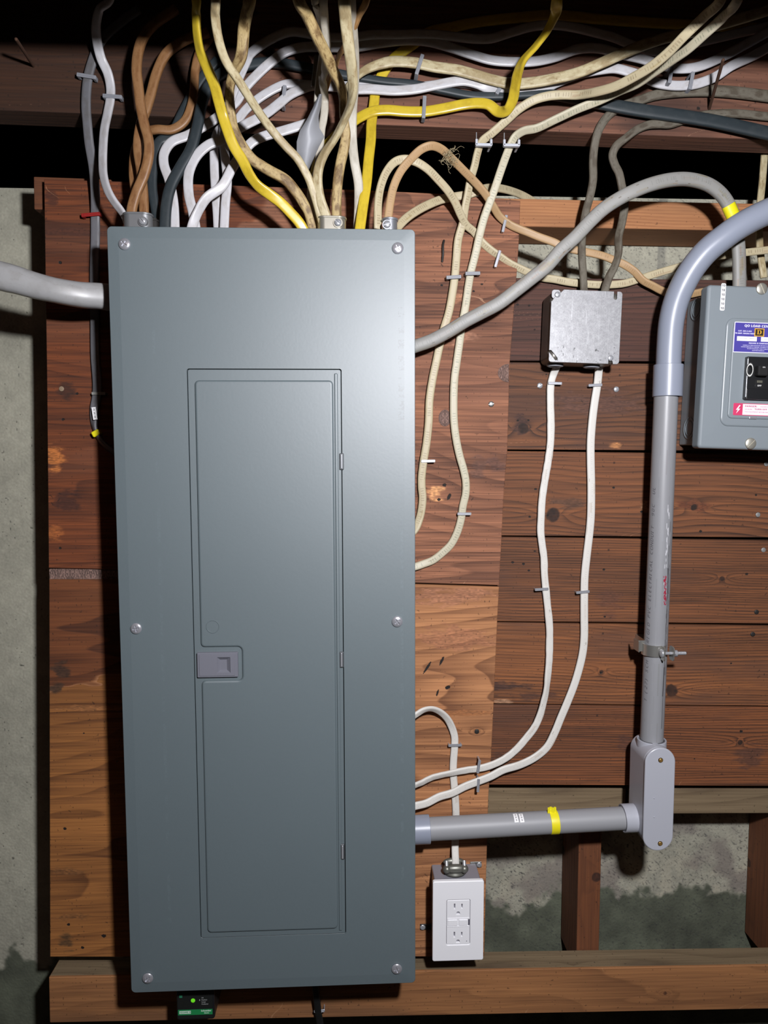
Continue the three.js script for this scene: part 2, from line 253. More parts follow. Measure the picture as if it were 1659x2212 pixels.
const plyUpper = wood({ w: 1400, h: 1200, L: 0.76, H: 0.64, s: 41, light: [152, 101, 73], dark: [80, 49, 34], rings: 26, warp: 7, wx: 1.4, wy: 6, sharp: 2.2, fib: 0.46, ra: 0.46, stain: 0.3, stainC: [112, 74, 58], scr: 0.5, bs: 0.0008,
  knots: onSheet(UPX, [[923, 441, 0.005]]), holes: onSheet(UPX, [[954, 616, 0.0016], [1041, 614, 0.0014], [1023, 629, 0.0014], [960, 1048, 0.0024], [970, 1073, 0.0022, 2.2, 1.1], [948, 1079, 0.002], [978, 1157, 0.001], [130, 567, 0.002], [136, 906, 0.0016], [166, 850, 0.0016], [130, 1184, 0.0016]]),
  blots: onSheet(UPX, [[1035, 1012, 0.014, 0.016, [88, 62, 54], 0.5], [1072, 1004, 0.014, 0.016, [84, 58, 52], 0.5], [940, 1066, 0.014, 0.012, [214, 156, 104], 0.85], [120, 990, 0.015, 0.02, [186, 112, 54], 0.85], [150, 1085, 0.022, 0.014, [58, 30, 22], 0.7], [140, 845, 0.014, 0.012, [52, 30, 22], 0.7], [112, 425, 0.012, 0.014, [66, 34, 22], 0.7], [115, 1155, 0.014, 0.012, [170, 98, 46], 0.6], [1000, 730, 0.03, 0.01, [186, 138, 112], 0.45], [985, 640, 0.012, 0.014, [205, 150, 112], 0.4], [170, 640, 0.05, 0.008, [70, 36, 24], 0.5], [160, 500, 0.05, 0.006, [66, 36, 26], 0.5]]),
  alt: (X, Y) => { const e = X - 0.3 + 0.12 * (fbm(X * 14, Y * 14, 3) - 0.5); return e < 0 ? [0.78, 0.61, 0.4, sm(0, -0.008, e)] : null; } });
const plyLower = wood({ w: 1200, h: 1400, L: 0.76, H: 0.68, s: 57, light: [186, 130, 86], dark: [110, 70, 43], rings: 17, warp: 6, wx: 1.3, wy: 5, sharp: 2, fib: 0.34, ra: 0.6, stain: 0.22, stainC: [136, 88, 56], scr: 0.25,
  knots: onSheet(LPX, [[1030, 1580, 0.003]]), holes: onSheet(LPX, [[923, 1442, 0.0017, 6, 1], [954, 1428, 0.0018, 4, 1.15], [967, 1485, 0.0026, 1.6, 0.3], [945, 1497, 0.0014, 3.4, 1.3], [181, 1584, 0.001], [140, 1790, 0.002], [224, 2022, 0.0026], [178, 2047, 0.002], [148, 1997, 0.002]]),
  blots: onSheet(LPX, [[130, 1448, 0.013, 0.014, [60, 40, 28], 0.85], [122, 1484, 0.011, 0.01, [58, 40, 28], 0.85], [143, 2034, 0.013, 0.014, [78, 56, 34], 0.75], [980, 1290, 0.07, 0.014, [164, 112, 86], 0.55], [990, 1380, 0.07, 0.02, [150, 98, 72], 0.5], [1000, 1540, 0.05, 0.005, [150, 96, 56], 0.6], [160, 1980, 0.04, 0.006, [120, 78, 42], 0.8], [140, 1883, 0.03, 0.006, [116, 76, 42], 0.8], [180, 1530, 0.06, 0.005, [140, 92, 54], 0.7]]),
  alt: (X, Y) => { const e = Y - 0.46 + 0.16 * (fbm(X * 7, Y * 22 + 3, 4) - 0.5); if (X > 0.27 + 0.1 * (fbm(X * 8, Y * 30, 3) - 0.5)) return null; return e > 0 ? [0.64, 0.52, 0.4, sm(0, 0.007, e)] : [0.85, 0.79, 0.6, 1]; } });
function sheet(name, label, pxs, mat, L, H) {
  const p = pxs.map(([x, y]) => at(x, y, ZP)); const ox = Math.min(...p.map((q) => q.x)), oy = Math.min(...p.map((q) => q.y));
  const g = extr(new THREE.Shape(p.map((q) => V2(q.x - ox, q.y - oy))), 0.0115, 0.0007, 1).toNonIndexed(); g.computeVertexNormals(); planarUV(g, L, H);
  const o = thing(name, label, 'plywood', new THREE.Vector3(ox, oy, ZP)); mesh('sheet', g, mat, o); return o;
}
const up = sheet('plywood_sheet', 'upper reddish plywood sheet behind the top half of the panel', UPX, plyUpper, 0.76, 0.64);
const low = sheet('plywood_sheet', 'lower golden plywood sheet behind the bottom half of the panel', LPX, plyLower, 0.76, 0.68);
{
  const endT = dataTex(128, 128, (u, v) => { const n = 104 + 66 * (noise(u * 50, v * 9) - 0.5) + 30 * (noise(u * 14, v * 60) - 0.5); return [n * 1.12, n * 0.9, n * 0.82, noise(u * 50, v * 9)]; }, true);
  const endM = new THREE.MeshStandardMaterial({ map: endT.map, bumpMap: endT.bump, bumpScale: 0.001, roughness: 0.95 });
  const plug = (o, px, py, rx, ry, cut) => { const s = new THREE.Shape(); s.absellipse(0, 0, rx, ry, cut ? Math.PI * 0.5 : 0, cut ? Math.PI * 1.5 : Math.PI * 2); const g = extr(s, 0.002, 0.0003, 1); const q = at(px, py, ZP).sub(o.position); planarUV(g, 0.02, 0.02); const m = mesh('knot_plug', g, endM, o); m.position.set(q.x, q.y, 0.0006); };
  plug(up, 1099, 806, 0.0165, 0.0135, true); plug(up, 961, 903, 0.0095, 0.0125);
  const a = at(106, 1229, ZP - 0.004), b = at(320, 1251, ZP - 0.004), g = extr(roundRect(0, 0, b.x - a.x, a.y - b.y, 0.001), 0.006, 0.0003, 1); planarUV(g, 0.03, 0.02);
  const m = mesh('torn_ply', g, endM, low); m.position.set(a.x - low.position.x, b.y - low.position.y, -0.004);
}

// ---------------------------------------------------------------- screws, nails, staples
const EV = new Evaluator();
function cut(a, ...bs) { let r = new Brush(a); r.updateMatrixWorld(); for (const b of bs) { const q = new Brush(b); q.updateMatrixWorld(); r = EV.evaluate(r, q, SUBTRACTION); r.updateMatrixWorld(); } const g = r.geometry; g.clearGroups(); return g; }
function headGeo(R, h, cross, slotW = R * 0.24) {         // domed screw head with its real recess, base at z = 0
  const pts = []; for (let i = 0; i <= 10; i++) { const a = i / 10 * Math.PI / 2; pts.push(V2(R * Math.cos(a), h * (0.3 + 0.7 * Math.sin(a)))); } pts.unshift(V2(R, 0)); pts.unshift(V2(0, 0));
  const g = new THREE.LatheGeometry(pts, 28).rotateX(Math.PI / 2);
  const s1 = new THREE.BoxGeometry(cross ? R * 1.15 : R * 2.2, slotW, h * 1.2).translate(0, 0, h * 1.05), list = [s1];
  if (cross) list.push(new THREE.BoxGeometry(slotW, R * 1.15, h * 1.2).translate(0, 0, h * 1.05));
  return cut(g, ...list);
}
const GEO = { panelScrew: headGeo(0.0075, 0.0036, true), slotScrew: headGeo(0.008, 0.003, false, 0.0014), smallScrew: headGeo(0.0042, 0.0022, true), wallScrew: headGeo(0.0042, 0.0022, false, 0.001), clampScrew: headGeo(0.0048, 0.0034, false, 0.0014), nail: (() => { const g = new THREE.LatheGeometry([V2(0, 0), V2(0.0037, 0), V2(0.0037, 0.0007), V2(0.003, 0.0012), V2(0, 0.0013)], 20).rotateX(Math.PI / 2); return g; })() };
function screwOn(parent, name, geo, mat, x, y, z, turn = 0.5) { const m = mesh(name, geo, mat, parent); m.position.set(x, y, z); m.rotation.z = turn; return m; }
const STG = 'metal cable staples';
// a staple: crown across the cable, two legs back into the wood
function staple(px, py, ang, label, o = {}) {
  const { len = 0.021, wz = 0, h = 0.008, kind = 'metal', tilt = 0 } = o;
  const g = thing('cable_staple', label, 'staple', at(px, py, wz + h)); g.position.z = wz; g.userData.group = kind === 'metal' ? STG : 'insulated grey cable staples';
  const mat = kind === 'metal' ? M.silverStaple : kind === 'red' ? M.redPlastic : kind === 'clear' ? M.clearStaple : M.greyPlastic;
  if (kind === 'metal' || kind === 'clear') {
    const fr = extr((() => { const s = roundRect(-len / 2, -0.0021, len / 2, 0.0021, 0.0012); s.holes.push(roundRect(-len / 2 + 0.0014, -0.0009, len / 2 - 0.0014, 0.0009, 0.0006, THREE.Path)); return s; })(), 0.0016, 0.0004, 1);
    mesh('crown', fr.translate(0, 0, h + 0.0008), mat, g); mesh('bridge', rbox(len - 0.0016, 0.0026, 0.0008, 0.0003, 0, 0, h + 0.0001, 1), mat, g);
    for (const s of [-1, 1]) mesh('leg', rbox(0.0016, 0.0028, h + 0.003, 0.0004, s * (len / 2 - 0.0012), 0, h / 2 - 0.0015, 1), mat, g);
  } else {
    mesh('crown', rbox(len, 0.0052, 0.0022, 0.0009, 0, 0, h + 0.0011), mat, g); mesh('rib', rbox(len * 0.8, 0.0016, 0.0008, 0.0004, 0, 0, h + 0.0024, 1), mat, g);
    for (const s of [-1, 1]) { mesh('shoulder', rbox(0.0042, 0.0052, h * 0.75, 0.0008, s * (len / 2 - 0.0021), 0, h * 0.65), mat, g); mesh('leg', cylZ(0.0008, h + 0.004, 8).translate(s * (len / 2 - 0.0021), 0, h / 2 - 0.002), M.steelDull, g); }
  }
  g.rotation.z = ang * Math.PI / 180; g.rotation.x = tilt; return g;
}

// ---------------------------------------------------------------- cables
function printed(base, text, ink, grime, ts = 22) {
  const w = 2048, h = 128; let sd = 5 + text.length; const r = () => { sd = (sd * 1664525 + 1013904223) >>> 0; return sd / 4294967296; };
  return canvasTex(w, h, (c) => {
    c.fillStyle = base; c.fillRect(0, 0, w, h);
    for (let i = 0; i < 220 * grime; i++) { c.fillStyle = `rgba(${90 + r() * 50},${66 + r() * 40},${36 + r() * 20},${0.05 + r() * 0.16})`; const L = 8 + r() * 120; c.fillRect(r() * w, r() * h, L, 1 + r() * 5); }
    for (let i = 0; i < 90 * grime; i++) { c.fillStyle = `rgba(50,38,24,${0.15 + r() * 0.4})`; c.fillRect(r() * w, r() * h, 2 + r() * 26, 1 + r() * 2); }
    c.fillStyle = ink; c.font = `bold ${ts}px sans-serif`; c.textBaseline = 'middle';
    let x = 30; for (const ch of text + '      ' + text) { if (x > w - 20) break; c.fillText(ch, x, h * 0.25); x += ts * 1.28; }
  }, true);
}
function cableMat(base, grimeC, amt, s, rough = 0.5, sheen = 0) {
  const t = dataTex(1024, 128, (u, v) => {
    const X = u * 60, Y = v * 10; const n = fbm(X * 0.55 + s * 3, Y * 0.9 + s, 4), f = noise(X * 3, Y * 14 + s), sp = noise(X * 5 + s, Y * 3), sk = noise(X * 0.9 + s, Y * 7);
    let q = sm(0.42, 0.75, n) * amt * 0.75 + (f - 0.5) * 0.3 * amt; if (sp > 0.88) q += 0.5 * amt * sm(0.88, 0.96, sp); if (sk > 0.86) q += 0.4 * amt;
    q = Math.max(-0.1, Math.min(1, q)); return [mix(base[0], grimeC[0], q), mix(base[1], grimeC[1], q), mix(base[2], grimeC[2], q)];
  });
  return new THREE.MeshPhysicalMaterial({ map: t.map, roughness: rough, clearcoat: sheen, clearcoatRoughness: 0.25 });
}
const CM = {
  white: cableMat([190, 189, 192], [140, 130, 118], 0.25, 1, 0.45, 0.2), whiteOld: cableMat([180, 174, 160], [112, 100, 80], 0.3, 2, 0.5), cream: cableMat([182, 170, 136], [112, 88, 52], 0.55, 3, 0.5),
  creamDirty: cableMat([170, 148, 102], [84, 60, 32], 0.9, 4, 0.6), tan: cableMat([178, 136, 88], [128, 92, 54], 0.5, 5, 0.55), brown: cableMat([138, 101, 66], [102, 64, 34], 0.6, 6, 0.45),
  yellow: cableMat([200, 174, 50], [150, 122, 30], 0.35, 7, 0.32, 0.35), grey: cableMat([104, 104, 108], [80, 76, 70], 0.4, 8, 0.45), greyDusty: cableMat([98, 92, 80], [62, 52, 40], 0.8, 9, 0.7),
  black: cableMat([38, 46, 50], [64, 68, 68], 0.35, 10, 0.5), ser: cableMat([136, 134, 130], [96, 84, 66], 0.7, 11, 0.5), se: cableMat([150, 150, 150], [126, 124, 120], 0.4, 12, 0.4, 0.08),
  darkBlack: cableMat([16, 17, 17], [30, 30, 28], 0.3, 13, 0.6), dustWhite: cableMat([150, 142, 122], [96, 84, 62], 0.6, 14, 0.7),
};
const pm = (base, text, ink, grime, ts) => new THREE.MeshPhysicalMaterial({ map: printed(base, text, ink, grime, ts), roughness: 0.5 });
CM.printA = pm('#b8b199', '12-2 G   NON-METALLIC SHEATHED CABLE   TYPE NM-B 600V   0816-E (UL)  ESSEX', 'rgba(104,112,92,0.62)', 0.35, 15);
CM.printB = pm('#b5a98a', 'NMAX   12/2 WITH GROUND   TYPE NM 600V   COPPER', 'rgba(98,84,60,0.55)', 0.6, 14);
CM.printTan = pm('#a98a64', 'WAREX   TYPE NM   14/2 GROUND', 'rgba(110,82,52,0.4)', 0.6, 13);
CM.printW = pm('#d0cdc6', '- -- -   --- -- -  - --- --  - -- ---- -  - - --', 'rgba(120,122,122,0.5)', 0.2, 13);
CM.serPrint = pm('#8b8a86', '3 CDRS 6 AWG  CU  1 CDR 6 AWG    TYPE SER  600 V', 'rgba(104,106,102,0.5)', 0.7, 13);
const keyed = (k, f) => { if (f <= k[0]) return k[1]; for (let i = 2; i < k.length; i += 2) if (f <= k[i]) return mix(k[i - 1], k[i + 1], (f - k[i - 2]) / (k[i] - k[i - 2])); return k[k.length - 1]; };
const NP = 22;
function sweep(pts, W, T, { twist = [0, 0], dimple = 0.14, tile = 0.4, wk = [0, 1], sq = 0.62, wob = 0, per = 7 } = {}) {
  const cv = new THREE.CatmullRomCurve3(pts, false, 'centripetal'), n = (pts.length - 1) * per, pos = [], uv = [], idx = [], Z = new THREE.Vector3(0, 0, 1); let len = 0, prev = null;
  for (let i = 0; i <= n; i++) {
    const f = i / n, p = cv.getPoint(f), t = cv.getTangent(f); let w = new THREE.Vector3().crossVectors(Z, t); w.normalize();
    const nn = new THREE.Vector3().crossVectors(t, w), a0 = keyed(twist, f) * Math.PI / 180, w2 = w.clone().multiplyScalar(Math.cos(a0)).addScaledVector(nn, Math.sin(a0)), n2 = new THREE.Vector3().crossVectors(t, w2);
    if (prev) len += p.distanceTo(prev); prev = p; const sc = keyed(wk, f) * (1 + wob * (noise(len * 130, 3.3) - 0.5));
    for (let k = 0; k <= NP; k++) {
      const a = k / NP * Math.PI * 2, c = Math.cos(a), s = Math.sin(a);
      const x = Math.sign(c) * Math.pow(Math.abs(c), sq) * W / 2 * sc, y = Math.sign(s) * Math.pow(Math.abs(s), 0.8) * T / 2 * (1 - dimple * Math.exp(-Math.pow(x / W * 7, 2)));
      const q = p.clone().addScaledVector(w2, x).addScaledVector(n2, y + wob * 0.004 * (noise(len * 160, 9.1) - 0.5)); pos.push(q.x, q.y, q.z); uv.push(len / tile, 1 - k / NP);
    }
  }
  for (let i = 0; i < n; i++) for (let k = 0; k < NP; k++) { const a = i * (NP + 1) + k, b = a + NP + 1; idx.push(a, a + 1, b, b, a + 1, b + 1); }
  for (const [i, flip] of [[0, 0], [n, 1]]) { const c = pos.length / 3, b = i * (NP + 1), p = cv.getPoint(i / n); pos.push(p.x, p.y, p.z); uv.push(0, 0); for (let k = 0; k < NP; k++) flip ? idx.push(c, b + k, b + k + 1) : idx.push(c, b + k + 1, b + k); }
  const g = new THREE.BufferGeometry(); g.setAttribute('position', new THREE.Float32BufferAttribute(pos, 3)); g.setAttribute('uv', new THREE.Float32BufferAttribute(uv, 2)); g.setIndex(idx); g.computeVertexNormals();
  // join the seam normals
  const N = g.attributes.normal; for (let i = 0; i <= n; i++) { const a = i * (NP + 1), b = a + NP, v = new THREE.Vector3(N.getX(a) + N.getX(b), N.getY(a) + N.getY(b), N.getZ(a) + N.getZ(b)).normalize(); N.setXYZ(a, v.x, v.y, v.z); N.setXYZ(b, v.x, v.y, v.z); }
  return g;
}
function trace(xy, zk, up0, up1) {                         // photograph trace with depths; up0/up1 lead an end on beyond the frame
  const n = xy.length / 2, pts = []; for (let i = 0; i < n; i++) pts.push(at(xy[2 * i], xy[2 * i + 1], keyed(zk, i / (n - 1))));
  const ext = (a, b, how) => { const d = a.clone().sub(b).normalize(); if (how === 'up') { const q = a.clone(); q.y += 0.05; q.x += d.x * 0.012; const r = q.clone(); r.y = SUB - 0.01; r.x += d.x * 0.02; return [q, r]; } return [a.clone().addScaledVector(d, 0.12), a.clone().addScaledVector(d, 0.3)]; };
  if (up0) pts.unshift(...ext(pts[0], pts[1], up0).reverse()); if (up1) pts.push(...ext(pts[pts.length - 1], pts[pts.length - 2], up1)); return pts;
}
function cable(name, label, mat, xy, zk, o = {}) {
  const g = sweep(trace(xy, zk, o.a, o.b), o.w || 0.0128, o.t || 0.0056, o);
  return tag(mesh(name, g, mat), label, 'cable', o.group);
}
// left of the panel top
cable('grey_cable', 'grey flat cable running down the plywood left of the panel', CM.grey, [300, 20, 257, 51, 219, 88, 199, 135, 189, 176, 186, 230, 189, 270, 193, 311, 202, 365, 206, 422, 206, 473, 206, 512, 204, 582, 204, 640, 205, 692, 206, 771, 210, 828, 209, 854, 203, 892, 205, 926, 218, 952, 244, 975, 275, 990], [0, 0.036, 0.25, 0.037, 0.38, 0.03, 0.45, 0.0165, 1, 0.0165], { w: 0.0128, t: 0.006, twist: [0, 0, 0.8, 0, 0.86, 55, 1, 60] });
cable('white_cable', 'single white cable curving from the joist into the left clamp', CM.white, [236, 0, 216, 20, 208, 51, 209, 84, 218, 125, 233, 159, 239, 189, 238, 216, 233, 243, 226, 277, 223, 311, 222, 351, 224, 381, 233, 412, 246, 435, 266, 462, 276, 485], [0, 0.1, 0.25, 0.05, 0.36, 0.037, 0.5, 0.04, 0.8, 0.085, 1, 0.09], { a: 'up', twist: [0, 20, 0.3, 0, 0.75, 20, 0.95, 50, 1, 40] });
cable('brown_cable', 'brown cable in front, bending right then into the left clamp', CM.brown, [380, 20, 335, 50, 311, 78, 299, 111, 295, 152, 299, 189, 304, 230, 312, 270, 321, 304, 321, 338, 311, 378, 294, 419, 285, 452, 284, 485], [0, 0.06, 0.3, 0.09, 1, 0.095], { w: 0.0132, t: 0.009, dimple: 0.05 });
cable('brown_cable', 'brown cable coming from upper right behind the front brown one', CM.brown, [450, 70, 410, 82, 385, 95, 358, 118, 338, 159, 326, 203, 317, 233, 303, 275, 298, 320, 305, 371, 310, 422, 311, 463, 311, 488], [0, 0.05, 0.4, 0.07, 0.7, 0.078, 1, 0.088], { w: 0.0128, t: 0.009, dimple: 0.05 });
cable('brown_cable', 'brown cable that loops low to the right before rising', CM.brown, [455, 80, 432, 112, 422, 150, 419, 196, 413, 230, 398, 263, 371, 280, 338, 280, 312, 288, 294, 318, 288, 360, 290, 400, 298, 440, 300, 488], [0, 0.04, 0.3, 0.05, 0.55, 0.055, 0.62, 0.05, 1, 0.07], { w: 0.0118, t: 0.008, dimple: 0.05 });
cable('black_cable', 'dark cable dropping to the panel beside the white ones, then along the joist', CM.black, [1659, 288, 1540, 262, 1450, 248, 1380, 238, 1290, 222, 1200, 206, 1150, 204, 1080, 208, 1020, 207, 960, 196, 890, 182, 830, 176, 760, 165, 680, 150, 600, 136, 569, 136, 530, 142, 480, 158, 449, 189, 435, 230, 427, 270, 413, 321, 388, 365, 368, 405, 359, 446, 356, 500], [0, 0.045, 0.6, 0.039, 0.68, 0.055, 1, 0.085], { a: 'on', w: 0.0142, t: 0.009, dimple: 0.03, wk: [0, 1.35, 0.2, 1.25, 0.3, 0.8, 0.5, 0.75, 0.6, 1, 1, 1.05] });
cable('black_cable', 'short dark cable tucked behind the brown cables', CM.black, [470, 130, 432, 175, 395, 243, 368, 294, 344, 307, 332, 354, 329, 405, 338, 466, 340, 500], [0, 0.036, 0.4, 0.045, 1, 0.06], { w: 0.013, t: 0.008 });
// white group
const wg = undefined;
cable('white_cable', 'white cable nearest the dark cable, kinked once, leaving up to the dark joist top', CM.white, [378, 500, 375, 439, 366, 391, 354, 354, 355, 330, 371, 307, 405, 293, 433, 277, 466, 256, 488, 238, 510, 220, 527, 193, 557, 160, 587, 133, 617, 112, 656, 102, 716, 102, 766, 102, 820, 93, 880, 87, 926, 90, 971, 102, 1016, 117, 1061, 130, 1107, 134, 1152, 133, 1197, 124, 1250, 106, 1295, 105, 1340, 117, 1385, 127, 1430, 141, 1460, 148, 1505, 145, 1566, 120, 1611, 96, 1659, 69], [0, 0.075, 0.15, 0.062, 0.28, 0.045, 0.5, 0.045, 1, 0.05], { b: 'on', w: 0.013 });
cable('white_cable', 'white cable with a round left bend that continues along the joist to the right', CM.white, [424, 500, 416, 455, 408, 420, 408, 375, 424, 338, 451, 313, 481, 302, 511, 280, 535, 267, 557, 256, 581, 241, 605, 222, 626, 205, 650, 193, 674, 185, 705, 186, 740, 189, 771, 193, 805, 193, 850, 196, 896, 193, 941, 184, 1001, 175, 1031, 181, 1055, 190, 1077, 194, 1107, 196, 1137, 193, 1182, 188, 1204, 178, 1249, 160, 1295, 151, 1328, 148, 1355, 154, 1385, 164, 1415, 178, 1445, 184, 1475, 185, 1506, 181, 1545, 166, 1581, 142, 1626, 121, 1659, 103], [0, 0.08, 0.2, 0.062, 0.3, 0.042, 0.5, 0.046, 1, 0.046], { b: 'on', w: 0.0132, twist: [0, 0, 0.52, 0, 0.56, 50, 0.66, 40, 0.7, 0, 1, 0] });
cable('white_cable', 'white cable crossing in front near the panel, coming from behind the grey tag', CM.white, [412, 500, 418, 480, 428, 457, 446, 428, 480, 402, 502, 362, 522, 333, 545, 307, 569, 295, 611, 283, 650, 271, 685, 258, 698, 240, 700, 215], [0, 0.09, 0.4, 0.082, 1, 0.075], { w: 0.0128, twist: [0, 0, 0.15, 45, 0.3, 20, 0.4, 0, 1, 0] });
cable('white_cable', 'left one of two straight white cables dropping side by side to the panel', CM.white, [471, 500, 469, 460, 466, 420, 463, 362, 464, 305, 473, 282, 492, 270, 510, 262, 530, 238, 556, 215, 582, 198, 611, 184, 628, 181, 660, 183, 700, 186, 755, 186, 850, 192, 1000, 180, 1055, 192], [0, 0.055, 0.3, 0.052, 0.5, 0.04, 1, 0.036], { w: 0.0122 });
cable('white_cable', 'right one of two straight white cables dropping side by side to the panel', CM.white, [484, 500, 487, 440, 491, 392, 487, 345, 482, 300, 486, 262, 500, 210, 515, 170, 533, 131, 541, 116, 581, 87, 626, 69, 662, 72, 700, 80, 766, 80, 805, 75, 850, 75, 896, 74, 941, 75, 986, 80, 1031, 84, 1061, 83, 1107, 69, 1152, 57, 1197, 54, 1242, 60, 1280, 69, 1325, 81, 1370, 99, 1415, 111, 1460, 106, 1510, 92, 1580, 75, 1659, 57], [0, 0.065, 0.2, 0.06, 0.3, 0.048, 1, 0.046], { b: 'on', w: 0.0125 });
// yellow cables
cable('yellow_cable', 'yellow cable sweeping from the top left down to the panel middle', CM.yellow, [424, 0, 424, 30, 426, 75, 433, 112, 448, 148, 463, 184, 472, 217, 481, 250, 493, 286, 505, 316, 524, 347, 539, 377, 557, 401, 581, 419, 605, 437, 626, 458, 647, 482, 660, 505], [0, 0.2, 0.4, 0.125, 1, 0.095], { a: 'up', w: 0.0138, t: 0.006, twist: [0, 25, 0.25, 45, 0.4, 10, 0.6, 0, 0.72, 40, 0.85, 0, 1, 0] });
cable('yellow_cable', 'yellow cable stapled along the joist that bends up at the right', CM.yellow, [1203, 0, 1199, 30, 1182, 66, 1158, 99, 1131, 130, 1119, 157, 1113, 187, 1107, 217, 1095, 238, 1076, 241, 1055, 226, 1031, 223, 1001, 226, 956, 235, 917, 241, 875, 241, 835, 238, 805, 241, 778, 253, 762, 264, 745, 276, 720, 298, 700, 322, 688, 345, 680, 375, 676, 410, 677, 440, 683, 470, 688, 500], [0, 0.19, 0.12, 0.135, 0.24, 0.08, 0.32, 0.055, 0.45, 0.043, 0.62, 0.048, 0.75, 0.065, 1, 0.07], { a: 'up', w: 0.0142, t: 0.0062, twist: [0, 50, 0.15, 55, 0.27, 40, 0.33, -45, 0.4, 0, 0.6, 0, 0.75, 20, 1, 20] });
cable('yellow_cable', 'yellow cable dropping straight to the panel between cream cables', CM.yellow, [1659, 62, 1420, 50, 1300, 42, 1197, 33, 1107, 39, 1031, 48, 971, 60, 929, 69, 896, 93, 875, 108, 850, 127, 832, 151, 820, 172, 811, 199, 808, 223, 805, 247, 802, 271, 801, 301, 796, 347, 792, 392, 784, 446, 776, 505], [0, 0.036, 0.6, 0.035, 0.75, 0.045, 1, 0.08], { a: 'on', w: 0.0142, t: 0.006, dimple: 0.06 });
// old cream bundle
cable('cream_cable', 'thick grimy cream cable with a black mark, left of the centre bundle', CM.creamDirty, [539, 0, 533, 30, 527, 60, 521, 121, 505, 157, 496, 196, 499, 241, 505, 277, 524, 316, 545, 344, 581, 368, 617, 389, 638, 413, 656, 440, 668, 464, 676, 500], [0, 0.2, 0.4, 0.11, 1, 0.085], { a: 'up', w: 0.015, t: 0.0095, dimple: 0.12, wk: [0, 1, 0.3, 0.95, 0.4, 0.75, 0.6, 0.9, 0.8, 0.95, 1, 0.85] });
cable('cream_cable', 'slim cream cable crossing diagonally over the white cables to the centre clamp', CM.cream, [466, 0, 465, 36, 472, 84, 487, 130, 512, 169, 533, 202, 554, 235, 575, 265, 596, 292, 620, 319, 641, 341, 656, 365, 668, 389, 677, 416, 686, 446, 697, 490], [0, 0.245, 0.5, 0.135, 1, 0.1], { a: 'up', w: 0.0105, t: 0.0075, dimple: 0.1 });
cable('cream_cable', 'thick speckled brown-stained cable leaning right into the centre clamp', CM.creamDirty, [645, 0, 665, 36, 686, 81, 704, 118, 719, 151, 735, 184, 741, 214, 741, 241, 744, 262, 747, 289, 744, 316, 735, 356, 729, 398, 727, 437, 727, 490], [0, 0.24, 0.45, 0.12, 0.6, 0.105, 1, 0.097], { a: 'up', w: 0.0138, t: 0.0095, dimple: 0.1, wk: [0, 0.95, 0.35, 1, 0.55, 0.7, 0.75, 1, 1, 0.95] });
cable('cream_cable', 'cream cable in front of the bundle that crosses left at the joist edge', CM.cream, [744, 0, 747, 45, 754, 105, 760, 151, 762, 196, 756, 229, 741, 265, 722, 301, 701, 332, 689, 362, 686, 392, 692, 431, 704, 467, 707, 490], [0, 0.25, 0.5, 0.135, 0.65, 0.118, 1, 0.1], { a: 'up', w: 0.0135, t: 0.008, twist: [0, 0, 0.3, 20, 0.45, 50, 0.6, 50, 0.75, 20, 1, 0], wk: [0, 1.1, 0.5, 0.9, 1, 1] });
cable('cream_cable', 'flat off-white cable hanging straight beside the vertical yellow one', CM.whiteOld, [757, 0, 761, 60, 765, 120, 765, 180, 761, 240, 761, 300, 766, 350, 774, 395, 775, 440, 772, 505], [0, 0.235, 0.4, 0.11, 0.7, 0.075, 1, 0.065], { a: 'up', w: 0.0125, t: 0.005 });
cable('cream_cable', 'thin tan cable slanting at the top behind the centre bundle', CM.tan, [792, 0, 774, 36, 762, 66, 745, 100, 733, 118, 727, 135, 714, 158, 704, 190, 698, 215], [0, 0.235, 1, 0.07], { a: 'up', w: 0.0078, t: 0.006 });
cable('white_cable', 'short white cable at the top left of the thick speckled cable', CM.whiteOld, [680, 0, 688, 30, 694, 55, 699, 90, 695, 125, 690, 160, 686, 200, 684, 240], [0, 0.225, 0.6, 0.085, 1, 0.07], { a: 'up', w: 0.0085, t: 0.005 });
cable('white_cable', 'white cable passing right behind the grey tag to the centre clamp', CM.whiteOld, [698, 0, 701, 45, 706, 105, 702, 150, 698, 180, 702, 215, 700, 250, 695, 280, 690, 330, 684, 372, 672, 405, 671, 440, 678, 500], [0, 0.22, 0.4, 0.09, 0.7, 0.085, 1, 0.08], { a: 'up', w: 0.01, t: 0.005, wob: 0.12 });
cable('cream_cable', 'dirty cream cable rising in a wave along the joist above the white one', CM.cream, [727, 500, 729, 437, 731, 398, 737, 356, 744, 316, 746, 289, 744, 250, 746, 215, 752, 188, 771, 166, 790, 151, 820, 139, 850, 133, 896, 136, 941, 145, 986, 151, 1031, 163, 1061, 172, 1107, 181, 1152, 178, 1197, 170, 1249, 157, 1295, 138, 1340, 118, 1385, 99, 1430, 84, 1500, 68, 1600, 40, 1659, 22], [0, 0.075, 0.25, 0.075, 0.38, 0.056, 0.6, 0.054, 1, 0.08], { b: 'on', w: 0.0145, t: 0.006, wk: [0, 0.5, 0.3, 0.6, 0.38, 1, 1, 1] });
